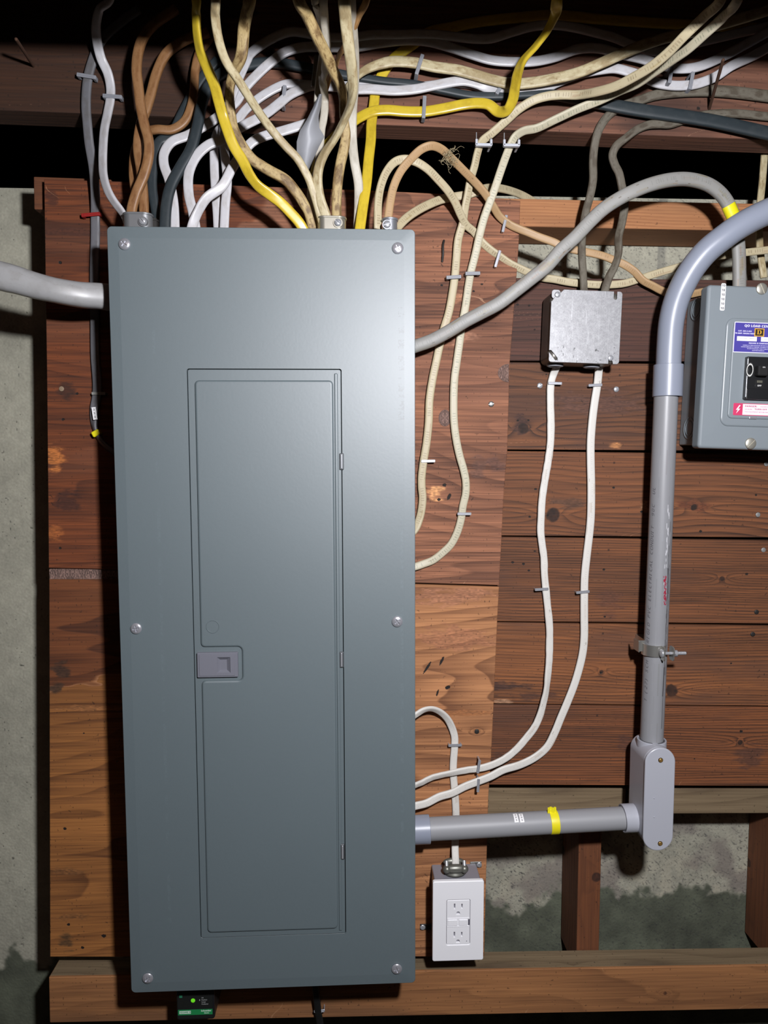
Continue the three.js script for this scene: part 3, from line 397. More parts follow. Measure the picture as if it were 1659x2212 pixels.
// two cables from the panel side up to the right
cable('printed_cable', 'left one of two cream cables climbing the plywood to the upper right', CM.printB, [875, 1165, 897, 1143, 906, 1121, 911, 1099, 913, 1074, 911, 1052, 911, 1030, 915, 996, 921, 960, 926, 913, 928, 863, 935, 816, 942, 783, 949, 750, 959, 709, 969, 677, 978, 629, 983, 593, 986, 557, 990, 516, 1000, 480, 1004, 452, 1010, 422, 1016, 389, 1025, 359, 1031, 332, 1040, 307, 1061, 289, 1092, 262, 1122, 235, 1152, 217, 1182, 208, 1212, 205, 1249, 205, 1286, 199, 1328, 187, 1370, 166, 1409, 142, 1445, 112, 1478, 78, 1521, 36, 1557, 0], [0, 0.022, 0.05, 0.018, 0.45, 0.019, 0.6, 0.038, 0.66, 0.042, 0.8, 0.07, 1, 0.24], { b: 'up', w: 0.0117, t: 0.0058, twist: [0, -25, 0.1, 0, 0.42, 0, 0.5, 20, 0.6, 30, 0.7, 15, 0.9, 20, 1, 0] });
cable('printed_cable', 'right one of two cream cables, with printed words, climbing to the upper right', CM.printA, [875, 1228, 897, 1224, 915, 1218, 935, 1210, 957, 1193, 974, 1176, 988, 1149, 996, 1121, 1000, 1093, 1006, 1066, 1006, 1038, 1001, 1013, 993, 985, 986, 952, 981, 913, 980, 863, 982, 816, 986, 787, 993, 738, 998, 701, 1005, 665, 1012, 617, 1017, 588, 1027, 549, 1036, 508, 1046, 470, 1058, 437, 1070, 404, 1082, 368, 1095, 332, 1104, 310, 1113, 295, 1131, 283, 1159, 277, 1204, 256, 1249, 235, 1295, 217, 1340, 196, 1376, 181, 1412, 157, 1448, 133, 1484, 108, 1521, 75, 1560, 39, 1593, 0], [0, 0.02, 0.05, 0.0165, 0.5, 0.018, 0.63, 0.038, 0.7, 0.042, 0.85, 0.08, 1, 0.25], { b: 'up', w: 0.0115, t: 0.0056, twist: [0, -20, 0.1, 0, 0.62, 0, 0.7, 45, 0.76, 40, 0.85, 10, 1, 0] });
// loops from the right clamp
cable('printed_cable', 'cream printed cable looping low from the right clamp across to the conduit', CM.printB, [816, 495, 817, 437, 823, 401, 835, 371, 853, 350, 875, 344, 899, 350, 923, 365, 947, 389, 968, 413, 983, 437, 995, 464, 1007, 486, 1024, 501, 1041, 523, 1060, 540, 1080, 554, 1101, 569, 1125, 581, 1145, 590, 1174, 600, 1196, 603, 1227, 609, 1251, 612, 1288, 615, 1319, 615, 1349, 612, 1383, 602, 1411, 593, 1441, 584, 1469, 576, 1510, 562, 1560, 552, 1659, 540], [0, 0.09, 0.2, 0.075, 0.35, 0.026, 0.4, 0.0155, 0.6, 0.008, 1, 0.008], { b: 'on', w: 0.0112, t: 0.0056, twist: [0, 20, 0.1, 30, 0.2, 0, 0.35, 20, 0.45, 35, 0.6, 20, 1, 0] });
cable('tan_cable', 'tan cable looping highest from the right clamp down behind the conduit', CM.printTan, [836, 490, 843, 437, 850, 404, 865, 371, 887, 344, 911, 322, 932, 315, 953, 322, 977, 344, 1001, 368, 1025, 392, 1046, 416, 1064, 443, 1079, 467, 1101, 485, 1125, 496, 1138, 501, 1162, 511, 1200, 525, 1211, 532, 1242, 540, 1273, 546, 1303, 553, 1328, 563, 1349, 572, 1371, 587, 1389, 606, 1411, 618, 1432, 629, 1457, 638, 1490, 636, 1520, 630, 1570, 628], [0, 0.095, 0.2, 0.085, 0.3, 0.045, 0.42, 0.0165, 0.6, 0.0175, 0.85, 0.016, 1, 0.006], { w: 0.0112, t: 0.0056, twist: [0, 0, 0.18, 35, 0.4, 35, 0.5, 20, 0.7, 0, 0.8, 45, 1, 20] });
cable('cream_cable', 'cream cable leaving the right clamp low and slipping over the plywood top', CM.printB, [846, 505, 855, 495, 877, 472, 901, 455, 928, 441, 954, 431, 983, 425, 1012, 420, 1035, 411, 1056, 406, 1080, 407, 1105, 413, 1128, 422, 1160, 440], [0, 0.08, 0.2, 0.05, 0.45, 0.0162, 0.62, 0.0155, 0.72, 0, 1, -0.06], { w: 0.0122, t: 0.0055 });
cable('cream_cable', 'cream cable dropping at the right edge behind the conduit elbow', CM.cream, [1652, 270, 1652, 320, 1650, 350, 1647, 390, 1642, 440, 1640, 490, 1642, 540, 1650, 600], [0, -0.03, 0.4, -0.024, 0.6, -0.0145, 1, -0.012], { a: 'up', w: 0.0108, t: 0.0055 });
// grey cables into the square box, and the big looping one
cable('grey_cable', 'left dusty grey cable entering the top of the square steel box', CM.greyDusty, [1659, 208, 1581, 199, 1521, 196, 1460, 199, 1415, 206, 1375, 219, 1340, 231, 1312, 252, 1293, 282, 1284, 316, 1281, 347, 1281, 389, 1275, 422, 1266, 455, 1260, 487, 1257, 520, 1257, 553, 1259, 584, 1261, 621, 1262, 650], [0, 0.037, 0.4, 0.037, 0.5, 0.03, 0.75, 0.02, 1, 0.026], { a: 'on', w: 0.0112, t: 0.0075, wk: [0, 1.5, 0.2, 1.4, 0.35, 1.1, 1, 0.95], dimple: 0.05 });
cable('grey_cable', 'right dusty grey cable with a bend entering the square steel box', CM.greyDusty, [1659, 252, 1580, 245, 1520, 249, 1475, 260, 1448, 268, 1424, 268, 1400, 270, 1376, 280, 1352, 298, 1331, 316, 1323, 335, 1328, 356, 1337, 374, 1343, 401, 1349, 437, 1348, 455, 1343, 483, 1336, 513, 1336, 547, 1328, 575, 1317, 596, 1308, 622, 1304, 650], [0, 0.037, 0.3, 0.038, 0.45, 0.03, 0.6, 0.02, 0.8, 0.022, 1, 0.028], { a: 'on', w: 0.0118, t: 0.0065, twist: [0, 0, 0.3, 0, 0.42, 30, 0.5, 0, 0.65, 0, 0.78, 45, 0.85, 60, 0.92, 20, 1, 0] });
cable('grey_cable', 'thick grey cable arching from the panel side over to the right box', CM.serPrint, [870, 757, 900, 747, 933, 735, 969, 716, 1005, 694, 1041, 675, 1077, 656, 1113, 629, 1150, 600, 1181, 575, 1211, 541, 1242, 513, 1273, 480, 1303, 452, 1334, 431, 1371, 412, 1411, 397, 1454, 388, 1491, 388, 1530, 399, 1557, 419, 1575, 445, 1587, 475, 1593, 510, 1596, 550, 1597, 590, 1597, 630], [0, 0.05, 0.1, 0.055, 0.35, 0.075, 0.6, 0.09, 0.75, 0.07, 1, 0.042], { w: 0.0185, t: 0.0135, dimple: 0, sq: 0.8 });
cable('grey_cable', 'very thick shiny grey service cable entering the left side of the panel', CM.se, [-260, 470, -120, 545, -40, 584, 0, 596, 32, 604, 79, 618, 127, 629, 174, 637, 214, 640, 250, 644], [0, 0.12, 0.4, 0.115, 0.7, 0.1, 1, 0.07], { w: 0.0355, t: 0.028, dimple: -0.06, sq: 0.72, wk: [0, 1.05, 0.4, 1.03, 0.65, 0.9, 0.85, 0.95, 1, 1] });
// lower white cables
cable('white_cable', 'wrinkled white cable from the square box, left of the pair', CM.printW, [872, 1704, 897, 1696, 910, 1691, 932, 1680, 954, 1674, 979, 1669, 1010, 1663, 1040, 1659, 1071, 1649, 1096, 1635, 1118, 1616, 1137, 1594, 1154, 1572, 1165, 1549, 1173, 1522, 1180, 1491, 1183, 1463, 1186, 1430, 1187, 1394, 1187, 1355, 1183, 1311, 1179, 1272, 1176, 1240, 1175, 1207, 1171, 1176, 1168, 1149, 1169, 1115, 1171, 1079, 1176, 1043, 1184, 996, 1189, 957, 1190, 913, 1189, 871, 1190, 830, 1195, 810, 1203, 791, 1206, 770], [0, 0.04, 0.08, 0.027, 0.2, 0.0225, 0.3, 0.014, 0.5, 0.006, 0.955, 0.006, 1, 0.026], { w: 0.0112, t: 0.0052, wob: 0.1, per: 10, twist: [0, 30, 0.12, 30, 0.2, 0, 0.35, 0, 0.42, 35, 0.5, 0, 1, 0] });
cable('white_cable', 'white cable from the square box, right of the pair', CM.printW, [872, 1748, 897, 1741, 921, 1735, 949, 1721, 976, 1713, 1004, 1699, 1032, 1688, 1060, 1677, 1087, 1663, 1123, 1652, 1157, 1635, 1182, 1613, 1198, 1583, 1212, 1549, 1226, 1516, 1240, 1480, 1251, 1444, 1259, 1408, 1262, 1375, 1262, 1333, 1262, 1292, 1263, 1245, 1268, 1196, 1273, 1154, 1276, 1121, 1277, 1085, 1277, 1043, 1276, 996, 1276, 957, 1279, 913, 1284, 871, 1290, 833, 1294, 794, 1296, 770], [0, 0.042, 0.08, 0.03, 0.2, 0.0235, 0.3, 0.014, 0.5, 0.006, 0.955, 0.006, 1, 0.026], { w: 0.012, t: 0.0054 });
cable('white_cable', 'white cable bending out of the panel down to the outlet box', CM.printW, [860, 1570, 885, 1553, 900, 1543, 915, 1534, 932, 1531, 949, 1537, 965, 1551, 976, 1571, 982, 1592, 982, 1612, 980, 1638, 979, 1660, 980, 1682, 982, 1707, 984, 1732, 985, 1760, 984, 1800, 983, 1830, 984, 1862, 984, 1890], [0, 0.05, 0.15, 0.042, 0.35, 0.018, 0.42, 0.0152, 0.85, 0.0152, 0.94, 0.03, 1, 0.036], { w: 0.0112, t: 0.0052, twist: [0, 30, 0.2, 40, 0.33, 20, 0.4, 0, 1, 0] });
cable('black_cable', 'black cable coming out under the panel through the bottom staple', CM.darkBlack, [676, 2085, 682, 2135, 687, 2183, 692, 2215, 700, 2300, 705, 2380], [0, 0.05, 0.4, 0.032, 0.6, 0.0275, 1, 0.03], { w: 0.0105, t: 0.0075 });

// staples --------------------------------------------------------------
staple(187, 165, -8, 'grey staple over the grey cable on the dark joist', { wz: BZ, h: 0.0105, len: 0.026, kind: 'ins' });
staple(243, 209, -3, 'grey staple over the single white cable on the dark joist', { wz: BZ, h: 0.0105, len: 0.026, kind: 'ins' });
staple(197, 464, 6, 'red staple over the grey cable on the plywood', { wz: ZP, h: 0.009, len: 0.027, kind: 'red' });
staple(213, 850, 0, 'thin dull staple over the grey cable in the panel shadow', { wz: ZP, h: 0.009, len: 0.02, kind: 'clear' });
staple(613, 208, 84, 'grey staple across the white cables on the joist', { wz: BZ, h: 0.017, len: 0.028, kind: 'ins' });
staple(916, 232, 87, 'grey staple across the horizontal yellow cable', { wz: BZ, h: 0.017, len: 0.03, kind: 'ins' });
staple(906, 140, 72, 'grey staple over the wavy dirty cream cable', { wz: BZ, h: 0.028, len: 0.028, kind: 'ins' });
staple(1078, 194, 60, 'small grey staple at the pinch of the white cable under the cream wave', { wz: BZ, h: 0.02, len: 0.014, kind: 'ins' });
staple(1493, 175, 80, 'grey staple over the white cable at the upper right', { wz: BZ, h: 0.0205, len: 0.024, kind: 'ins' });
staple(1448, 163, 82, 'dim grey staple left of the one on the white cable at upper right', { wz: BZ, h: 0.026, len: 0.022, kind: 'ins' });
staple(980, 599, 4, 'grey staple on the left climbing cream cable', { wz: ZP, h: 0.011, len: 0.022, kind: 'ins' });
staple(1021, 591, 2, 'grey staple on the right climbing cream cable', { wz: ZP, h: 0.0105, len: 0.022, kind: 'ins' });
staple(1090, 483, 77, 'silver staple on the tan cable at the plywood corner', { wz: ZP, h: 0.0085, len: 0.025 });
staple(1075, 559, 74, 'silver staple on the low looping cream cable', { wz: ZP, h: 0.0085, len: 0.025 });
staple(925, 996, 1, 'silver staple on the left climbing cable beside the panel edge', { wz: ZP, h: 0.0095 });
staple(1003, 1110, 0, 'silver staple on the printed cable above its bend into the panel', { wz: ZP, h: 0.0085 });
staple(1199, 828, -1, 'silver staple left under the square steel box', { wz: 0, h: 0.0095 });
staple(1286, 832, 3, 'silver staple right under the square steel box', { wz: 0, h: 0.0095 });
staple(1170, 1273, 3, 'silver staple mid-height on the wrinkled white cable', { wz: 0, h: 0.0095 });
staple(1259, 1279, 5, 'silver staple mid-height on the right white cable of the pair', { wz: 0, h: 0.0095 });
staple(983, 1610, 1, 'silver staple on the white cable above the outlet', { wz: ZP, h: 0.0075 });
staple(1034, 1656, 82, 'upper silver staple where the two white cables turn left', { wz: ZP, h: 0.0155 });
staple(1033, 1697, 87, 'lower silver staple where the two white cables turn left', { wz: ZP, h: 0.0155 });
staple(690, 2184, 4, 'shiny staple on the black cable below the panel', { wz: 0.022, h: 0.011, len: 0.017 });
// two plastic straps with nails on the joist edge
for (const [px, py, lab] of [[1045, 313, 'white plastic strap with nail holding the left climbing cable at the joist'], [1105, 314, 'white plastic strap with nail holding the right climbing cable at the joist']]) {
  const c = at(px, py, 0.05), o = thing('cable_strap', lab, 'strap', c, 'plastic straps on the joist edge'), L = 0.023, mt = P(0xb9bcc4, 0.4);
  mesh('bar', rbox(L, 0.0038, 0.006, 0.0008, 0, 0, -0.001), mt, o);
  for (const s of [-1, 1]) mesh('post', rbox(0.0034, 0.0085, 0.006, 0.0008, s * (L / 2 - 0.0012), 0.0032, -0.001), mt, o);
  for (const s of [-1, 1]) mesh('nail', cyl(0.0007, s < 0 ? 0.012 : 0.005, 8).translate(s * (L / 2 - 0.0012), s < 0 ? 0.011 : 0.008, -0.001), M.zinc, o);
  mesh('tail', rbox(0.003, 0.003, 0.02, 0.0006, L / 2 - 0.0015, 0.001, -0.012), mt, o);
}
// loose nails and screws ------------------------------------------------
const nl = (px, py, z, label, mat = M.steelDull, geo = GEO.nail, name = 'nail', turn = 0.4) => { const m = mesh(name, geo, mat); m.position.copy(at(px, py, z)); m.rotation.z = turn; tag(m, label, name === 'nail' ? 'nail' : 'screw'); return m; };
nl(1166, 833, 0, 'slotted screw in the plank left of the square box cables', M.zinc, GEO.wallScrew, 'wall_screw', 0.5); nl(1331, 841, 0, 'slotted screw in the plank right of the square box cables', M.zinc, GEO.wallScrew, 'wall_screw', 0.9);
nl(1061, 873, ZP, 'screw head in the plywood right of the printed cable', M.steelDull, GEO.wallScrew, 'wall_screw', 0.2);
nl(133, 840, ZP, 'nail head in the plywood left of the panel', P(0x8a7660, 0.6));
[[1655, 1002, 'topmost pale nail head under the right box'], [1637, 1112, 'pale nail head second below the right box'], [1649, 1188, 'pale nail head third below the right box'], [1634, 1322, 'dark nail head above the pipe strap bolt level, right'], [1626, 1370, 'dark nail head in the plank just right of the strap bolt']].forEach(([x, y, l], i) => nl(x, y, 0, l, i < 3 ? P(0x9a9a98, 0.5, { metalness: 0.5 }) : M.darkSteel));
nl(1030, 1580, ZP, 'dark nail head in the lower plywood right of the outlet cable', M.darkSteel);
{ const m = mesh('bent_nail', new THREE.TubeGeometry(new THREE.CatmullRomCurve3([at(959, 519, ZP + 0.001), at(957, 530, ZP + 0.004), at(957, 550, ZP + 0.004), at(955, 566, ZP + 0.001)]), 16, 0.0016, 8), M.darkSteel); tag(m, 'dark bent wire nail lying upright on the plywood right of the panel corner', 'nail'); }
for (const [a, b, l] of [[[1562, 130, 0.12], [1532, 235, BZ + 0.001], 'rusty long nail sticking out of the joist at upper right'], [[35, 85, 0.11], [72, 142, BZ + 0.001], 'rusty long nail sticking out of the joist at upper left']]) {
  const A = at(...a), B = at(...b); const g = mergeGeometries([new THREE.TubeGeometry(new THREE.LineCurve3(A, B), 4, 0.0022, 8), new THREE.SphereGeometry(0.0022, 8, 6).translate(A.x, A.y, A.z)]); tag(mesh('long_nail', g, P(0x4a3020, 0.8)), l, 'nail'); }

// ---------------------------------------------------------------- the main panel
const ZC = 0.125;
{
  const tl = at(228, 487, ZC), tr = at(899, 497, ZC), bl = at(286, 2144, ZC), br = at(895, 2124, ZC);
  const c = tl.clone().add(tr).add(bl).add(br).multiplyScalar(0.25), W = (tl.distanceTo(tr) + bl.distanceTo(br)) / 2, H = (tl.distanceTo(bl) + tr.distanceTo(br)) / 2;
  const panel = thing('electrical_panel', 'tall grey-green steel breaker panel with closed door', 'electrical panel', new THREE.Vector3(c.x, c.y, 0));
  panel.rotation.z = (bl.x - tl.x + br.x - tr.x) / 2 / H;
  const inv = new THREE.Matrix4().makeRotationZ(-panel.rotation.z);
  const lc = (px, py, z = ZC) => at(px, py, z).sub(panel.position).applyMatrix4(inv);
  const lp = (px, py) => { const q = lc(px, py); return [q.x, q.y]; };
  const paintT = dataTex(700, 1024, (u, v) => {
    const X = u * 0.4, Y = v * 1.04; let g = 1 + 0.02 * (noise(X * 900, Y * 900) - 0.5) + 0.025 * (fbm(X * 12, Y * 9, 3) - 0.5);
    let c3 = [89 * g, 101 * g, 105 * g];
    const tick = (x0, y0, y1, wd, seg, amp) => { if (X > x0 && X < x0 + wd && Y > y0 && Y < y1 && noise(Y * seg, x0 * 50) > 0.5 && noise(X * 700 + 3, Y * 800) > 0.52) c3 = c3.map((q) => q * amp); };
    tick(0.374, 0.78, 0.93, 0.008, 260, 0.85); tick(0.376, 0.15, 0.72, 0.004, 90, 1.05); tick(0.054, 0.1, 0.9, 0.004, 80, 1.04);
    return [c3[0], c3[1], c3[2], 0.5 + 0.5 * (fbm(X * 420, Y * 420, 2) - 0.5)];
  }, true);
  const paint = new THREE.MeshPhysicalMaterial({ map: paintT.map, bumpMap: paintT.bump, bumpScale: 0.00006, roughness: 0.5, ior: 1.9 });
  const paintUV = (g) => planarUV(g.index ? g.toNonIndexed() : g, W * 1.01, H * 1.01, -W / 2, -H / 2);
  // back box
  mesh('box', rbox(W - 0.03, H - 0.022, 0.101, 0.003, 0, 0, ZP + 0.0515), P(0x6f7678, 0.5), panel);
  // cover with its door opening
  const d0 = lp(404, 797), d1 = lp(745, 796), d2 = lp(741, 2016), d3 = lp(433, 2027);
  const dx0 = (d0[0] + d3[0]) / 2, dx1 = (d1[0] + d2[0]) / 2, dy1 = (d0[1] + d1[1]) / 2, dy0 = (d2[1] + d3[1]) / 2;
  const cs = roundRect(-W / 2, -H / 2, W / 2, H / 2, 0.006); cs.holes.push(roundRect(dx0, dy0, dx1, dy1, 0.003, THREE.Path));
  mesh('cover', paintUV((() => {
    const g = extr(cs, 0.0035, 0.0006, 1); const rim = roundRect(-W / 2, -H / 2, W / 2, H / 2, 0.006); rim.holes.push(roundRect(-W / 2 + 0.0018, -H / 2 + 0.0018, W / 2 - 0.0018, H / 2 - 0.0018, 0.0045, THREE.Path));
    const g2 = extr(rim, 0.011, 0.0002, 1).translate(0, 0, -0.0031); const m = mergeGeometries([g.toNonIndexed(), g2.toNonIndexed()]);
    // the sheet dips slightly towards its edges
    const p = m.attributes.position; for (let i = 0; i < p.count; i++) { const e = Math.min(W / 2 - Math.abs(p.getX(i)), H / 2 - Math.abs(p.getY(i))); p.setZ(i, p.getZ(i)); } m.computeVertexNormals(); return m;
  })()), paint, panel).position.z = ZC;
  { // folded margin: a shallow sloped frame round the flat face, corners rounded
    const k = 0.0145, zi = 0.0008, zo = 0.00005, ring = (e, r) => roundRect(-W / 2 + e, -H / 2 + e, W / 2 - e, H / 2 - e, r).getPoints(8), A = ring(0.0006, 0.006), B = ring(k, 0.006), pos = [];
    for (let i = 0; i < A.length - 1; i++) { const a = A[i], b = A[i + 1], c2 = B[i + 1], d = B[i]; if (a.distanceTo(b) < 1e-7) continue; pos.push(a.x, a.y, zo, b.x, b.y, zo, c2.x, c2.y, zi, a.x, a.y, zo, c2.x, c2.y, zi, d.x, d.y, zi); }
    const shp = roundRect(-W / 2 + k, -H / 2 + k, W / 2 - k, H / 2 - k, 0.006); shp.holes.push(roundRect(dx0, dy0, dx1, dy1, 0.003, THREE.Path));
    const g = new THREE.BufferGeometry(); g.setAttribute('position', new THREE.Float32BufferAttribute(pos, 3)); g.computeVertexNormals(); g.setAttribute('uv', new THREE.Float32BufferAttribute(new Float32Array(pos.length / 3 * 2), 2));
    const flat = extr(shp, 0.0008, 0, 2, 0, 8).translate(0, 0, zi);
    const m = mesh('face_plate', paintUV(mergeGeometries([g, flat])), paint, panel); m.position.z = ZC;
  }
  mesh('door_recess', paintUV(extr(roundRect(dx0 - 0.004, dy0 - 0.004, dx1 + 0.004, dy1 + 0.004, 0.003), 0.002, 0.0003, 1)), P(0x23282a, 0.7), panel).position.z = ZC - 0.006;
  // door: flat rim, raised field with a notch for the latch, a bead along the hinge side
  const gp = 0.0011, door = mesh('door', paintUV(extr(roundRect(dx0 + gp, dy0 + gp, dx1 - gp, dy1 - gp, 0.0028), 0.004, 0.0006, 2)), paint, panel); door.position.z = ZC + 0.0011;
  const e0 = lp(422, 815), e1 = lp(723, 822), e2 = lp(727, 2003), e3 = lp(448, 2012), n0 = lp(436, 1397), n1 = lp(523, 1396), n2 = lp(523, 1466), n3 = lp(438, 1469);
  const ex0 = (e0[0] + e3[0]) / 2, ex1 = (e1[0] + e2[0]) / 2;
  const field = roundPoly([[ex0, e3[1]], [ex1, e3[1]], [ex1, e1[1]], [ex0, e1[1]], [ex0, n0[1]], [n1[0], n0[1]], [n1[0], n3[1]], [ex0, n3[1]]], 0.0068);
  mesh('raised_field', paintUV(extr(field, 0.0064, 0.003, 6, 0.0027)), paint, door).position.z = 0.0030;
  mesh('hinge_bead', paintUV(rbox(0.0045, dy1 - dy0 - 0.012, 0.003, 0.0014, dx1 - 0.0075, (dy0 + dy1) / 2, 0.0002, 3)), paint, door);
  { // knockout ring
    const q = lc(461, 1352), s = new THREE.Shape(); s.absarc(0, 0, 0.0088, 0, Math.PI * 2); const h = new THREE.Path(); h.absarc(0, 0, 0.0079, 0, Math.PI * 2); s.holes.push(h); mesh('lock_knockout', extr(s, 0.0006, 0.0002, 1, 0.0002, 24), paint, door).position.set(q.x, q.y, 0.0037); }
  { // latch
    const a = lc(427, 1408), b = lc(516, 1460), w = b.x - a.x, h = a.y - b.y, s = roundRect(-w / 2, -h / 2, w / 2, h / 2, 0.001), px = w * 0.155, pw = 0.0085, ph = 0.0105; s.holes.push(roundRect(px - pw, -ph, px + pw, ph, 0.0006, THREE.Path));
    const l = mesh('latch', extr(s, 0.006, 0.0009, 1), M.latch, door); l.position.set(a.x + w / 2, b.y + h / 2, 0.0048);
    mesh('latch_face', (() => { const f = roundRect(-w / 2 + 0.003, -h / 2 + 0.0025, w / 2 - 0.004, h / 2 - 0.0025, 0.0006); f.holes.push(roundRect(px - pw, -ph, px + pw, ph, 0.0006, THREE.Path)); return extr(f, 0.001, 0.0003, 1).translate(0, 0, 0.0008); })(), M.latch, l);
    const well = []; const A = [[px - pw, -ph], [px + pw, -ph], [px + pw, ph], [px - pw, ph]], B = [[px - pw + 0.003, -ph + 0.003], [px + 0.0035, -ph + 0.003], [px + 0.0035, ph - 0.004], [px - pw + 0.003, ph - 0.004]];
    for (let i = 0; i < 4; i++) { const j = (i + 1) % 4; well.push(...A[i], 0, ...A[j], 0, ...B[j], -0.0036, ...A[i], 0, ...B[j], -0.0036, ...B[i], -0.0036); } well.push(...B[0], -0.0036, ...B[1], -0.0036, ...B[2], -0.0036, ...B[0], -0.0036, ...B[2], -0.0036, ...B[3], -0.0036);
    const g = new THREE.BufferGeometry(); g.setAttribute('position', new THREE.Float32BufferAttribute(well, 3)); g.computeVertexNormals(); mesh('finger_well', g, P(0x6c6d76, 0.5, { side: THREE.DoubleSide }), l);
  }
  for (const [px, py] of [[738, 997], [738, 1424], [740, 1838]]) { const q = lc(px, py), hg = mesh('hinge', rbox(0.0058, 0.022, 0.004, 0.0012), P(0x55585b, 0.4, { metalness: 0.4 }), panel); hg.position.set(q.x, q.y, ZC + 0.0012); mesh('pin', rbox(0.0022, 0.019, 0.0018, 0.0008, 0, 0, 0.0022), M.zinc, hg); }
  [[270, 528, 0.9], [859, 537, 0.5], [295, 1357, 0.2], [858, 1342, 0.6], [320, 2111, 0.8], [857, 2091, 0.3]].forEach(([px, py, t]) => { const q = lc(px, py); screwOn(panel, 'cover_screw', GEO.panelScrew, M.chrome, q.x, q.y, ZC + 0.001, t); });
}
// clamps on the panel top
function clamp(px0, px1, pyTop, z, scr, label, mat) {
  const a = at(px0, pyTop, z), b = at(px1, pyTop, z), w = b.x - a.x, o = thing('cable_clamp', label, 'cable clamp', new THREE.Vector3((a.x + b.x) / 2, Y0 + 0.285, z), 'cable clamps on the panel top'), hh = a.y - (Y0 + 0.285);
  const d = 0.021, s = roundRect(-w / 2, -d / 2, w / 2, d / 2, d / 2 - 0.0003); s.holes.push(roundRect(-w / 2 + 0.0022, -d / 2 + 0.0022, w / 2 - 0.0022, d / 2 - 0.0022, d / 2 - 0.003, THREE.Path));
  mesh('body', extr(s, hh, 0.0006, 1, 0.0006, 16).rotateX(-Math.PI / 2).translate(0, hh, 0), mat, o);
  const s2 = roundRect(-w / 2 - 0.0012, -d / 2 - 0.0012, w / 2 + 0.0012, d / 2 + 0.0012, d / 2); s2.holes.push(roundRect(-w / 2 + 0.002, -d / 2 + 0.002, w / 2 - 0.002, d / 2 - 0.002, d / 2 - 0.003, THREE.Path));
  mesh('rim', extr(s2, 0.0028, 0.0008, 2, 0.0008, 16).rotateX(-Math.PI / 2).translate(0, hh, 0), mat, o);
  if (scr) { const q = at(scr[0], scr[1], z + d / 2); mesh('boss', cylZ(0.0062, 0.004).translate(q.x - o.position.x, q.y - o.position.y, d / 2), mat, o); screwOn(o, 'clamp_screw', GEO.clampScrew, M.zinc, q.x - o.position.x, q.y - o.position.y, d / 2 + 0.002, scr[2]); }
  return o;
}
clamp(268, 329, 463, 0.094, [309, 479, -0.8], 'zinc clamp holding the brown and white cables', P(0x9a9c9e, 0.4, { metalness: 0.7 }));
clamp(686, 747, 471, 0.098, [730, 482, -0.6], 'bright zinc clamp holding the cream cable bundle in the centre', P(0xc0bdb0, 0.33, { metalness: 0.8 }));
clamp(826, 858, 474, 0.094, [836, 486, 0.3], 'zinc clamp holding the looping tan and cream cables', P(0x9fa2a8, 0.4, { metalness: 0.7 }));
clamp(326, 344, 477, 0.08, null, 'small dark clamp beside the brown cables clamp', M.darkSteel);

// grey paper tag and steel sleeve among the cables
{
  const P2 = [[689, 203], [676, 232], [663, 258], [648, 282], [641, 306], [641, 330], [647, 356], [662, 374]], Q2 = [[696, 203], [694, 226], [688, 252], [690, 276], [701, 295], [690, 315], [674, 350], [664, 374]];
  const pos = [], uv = [], idx = [], n = P2.length, m = 7;
  for (let i = 0; i < n; i++) for (let j = 0; j <= m; j++) { const t = j / m, z = 0.108 + 0.01 * Math.sin(t * Math.PI) - 0.008 * t + 0.005 * Math.sin(i * 0.9), q = at(mix(P2[i][0], Q2[i][0], t), mix(P2[i][1], Q2[i][1], t), z); pos.push(q.x, q.y, q.z); uv.push(t, i / n); }
  for (let i = 0; i < n - 1; i++) for (let j = 0; j < m; j++) { const a = i * (m + 1) + j, b = a + m + 1; idx.push(a, b, a + 1, b, b + 1, a + 1); }
  const N = pos.length / 3; for (let i = 0; i < N; i++) { pos.push(pos[3 * i], pos[3 * i + 1], pos[3 * i + 2] - 0.0004); uv.push(0, 0); } const base = idx.slice(); for (let i = 0; i < base.length; i += 3) idx.push(base[i] + N, base[i + 2] + N, base[i + 1] + N);
  const g = new THREE.BufferGeometry(); g.setAttribute('position', new THREE.Float32BufferAttribute(pos, 3)); g.setAttribute('uv', new THREE.Float32BufferAttribute(uv, 2)); g.setIndex(idx); g.computeVertexNormals();
  tag(mesh('cable_tag', g, M.paper), 'curled blank grey tag hanging from the white cables above the panel', 'tag');
  const A = at(684, 120, 0.07), B = at(677, 188, 0.07), dd = A.clone().sub(B), sl = mesh('metal_strap', rbox(0.0062, dd.length(), 0.004, 0.0012), M.steelDull); sl.position.copy(A.clone().add(B).multiplyScalar(0.5)); sl.rotation.z = -Math.atan2(dd.x, dd.y); tag(sl, 'narrow grey metal strap standing on the joist above the grey tag', 'strap');
}

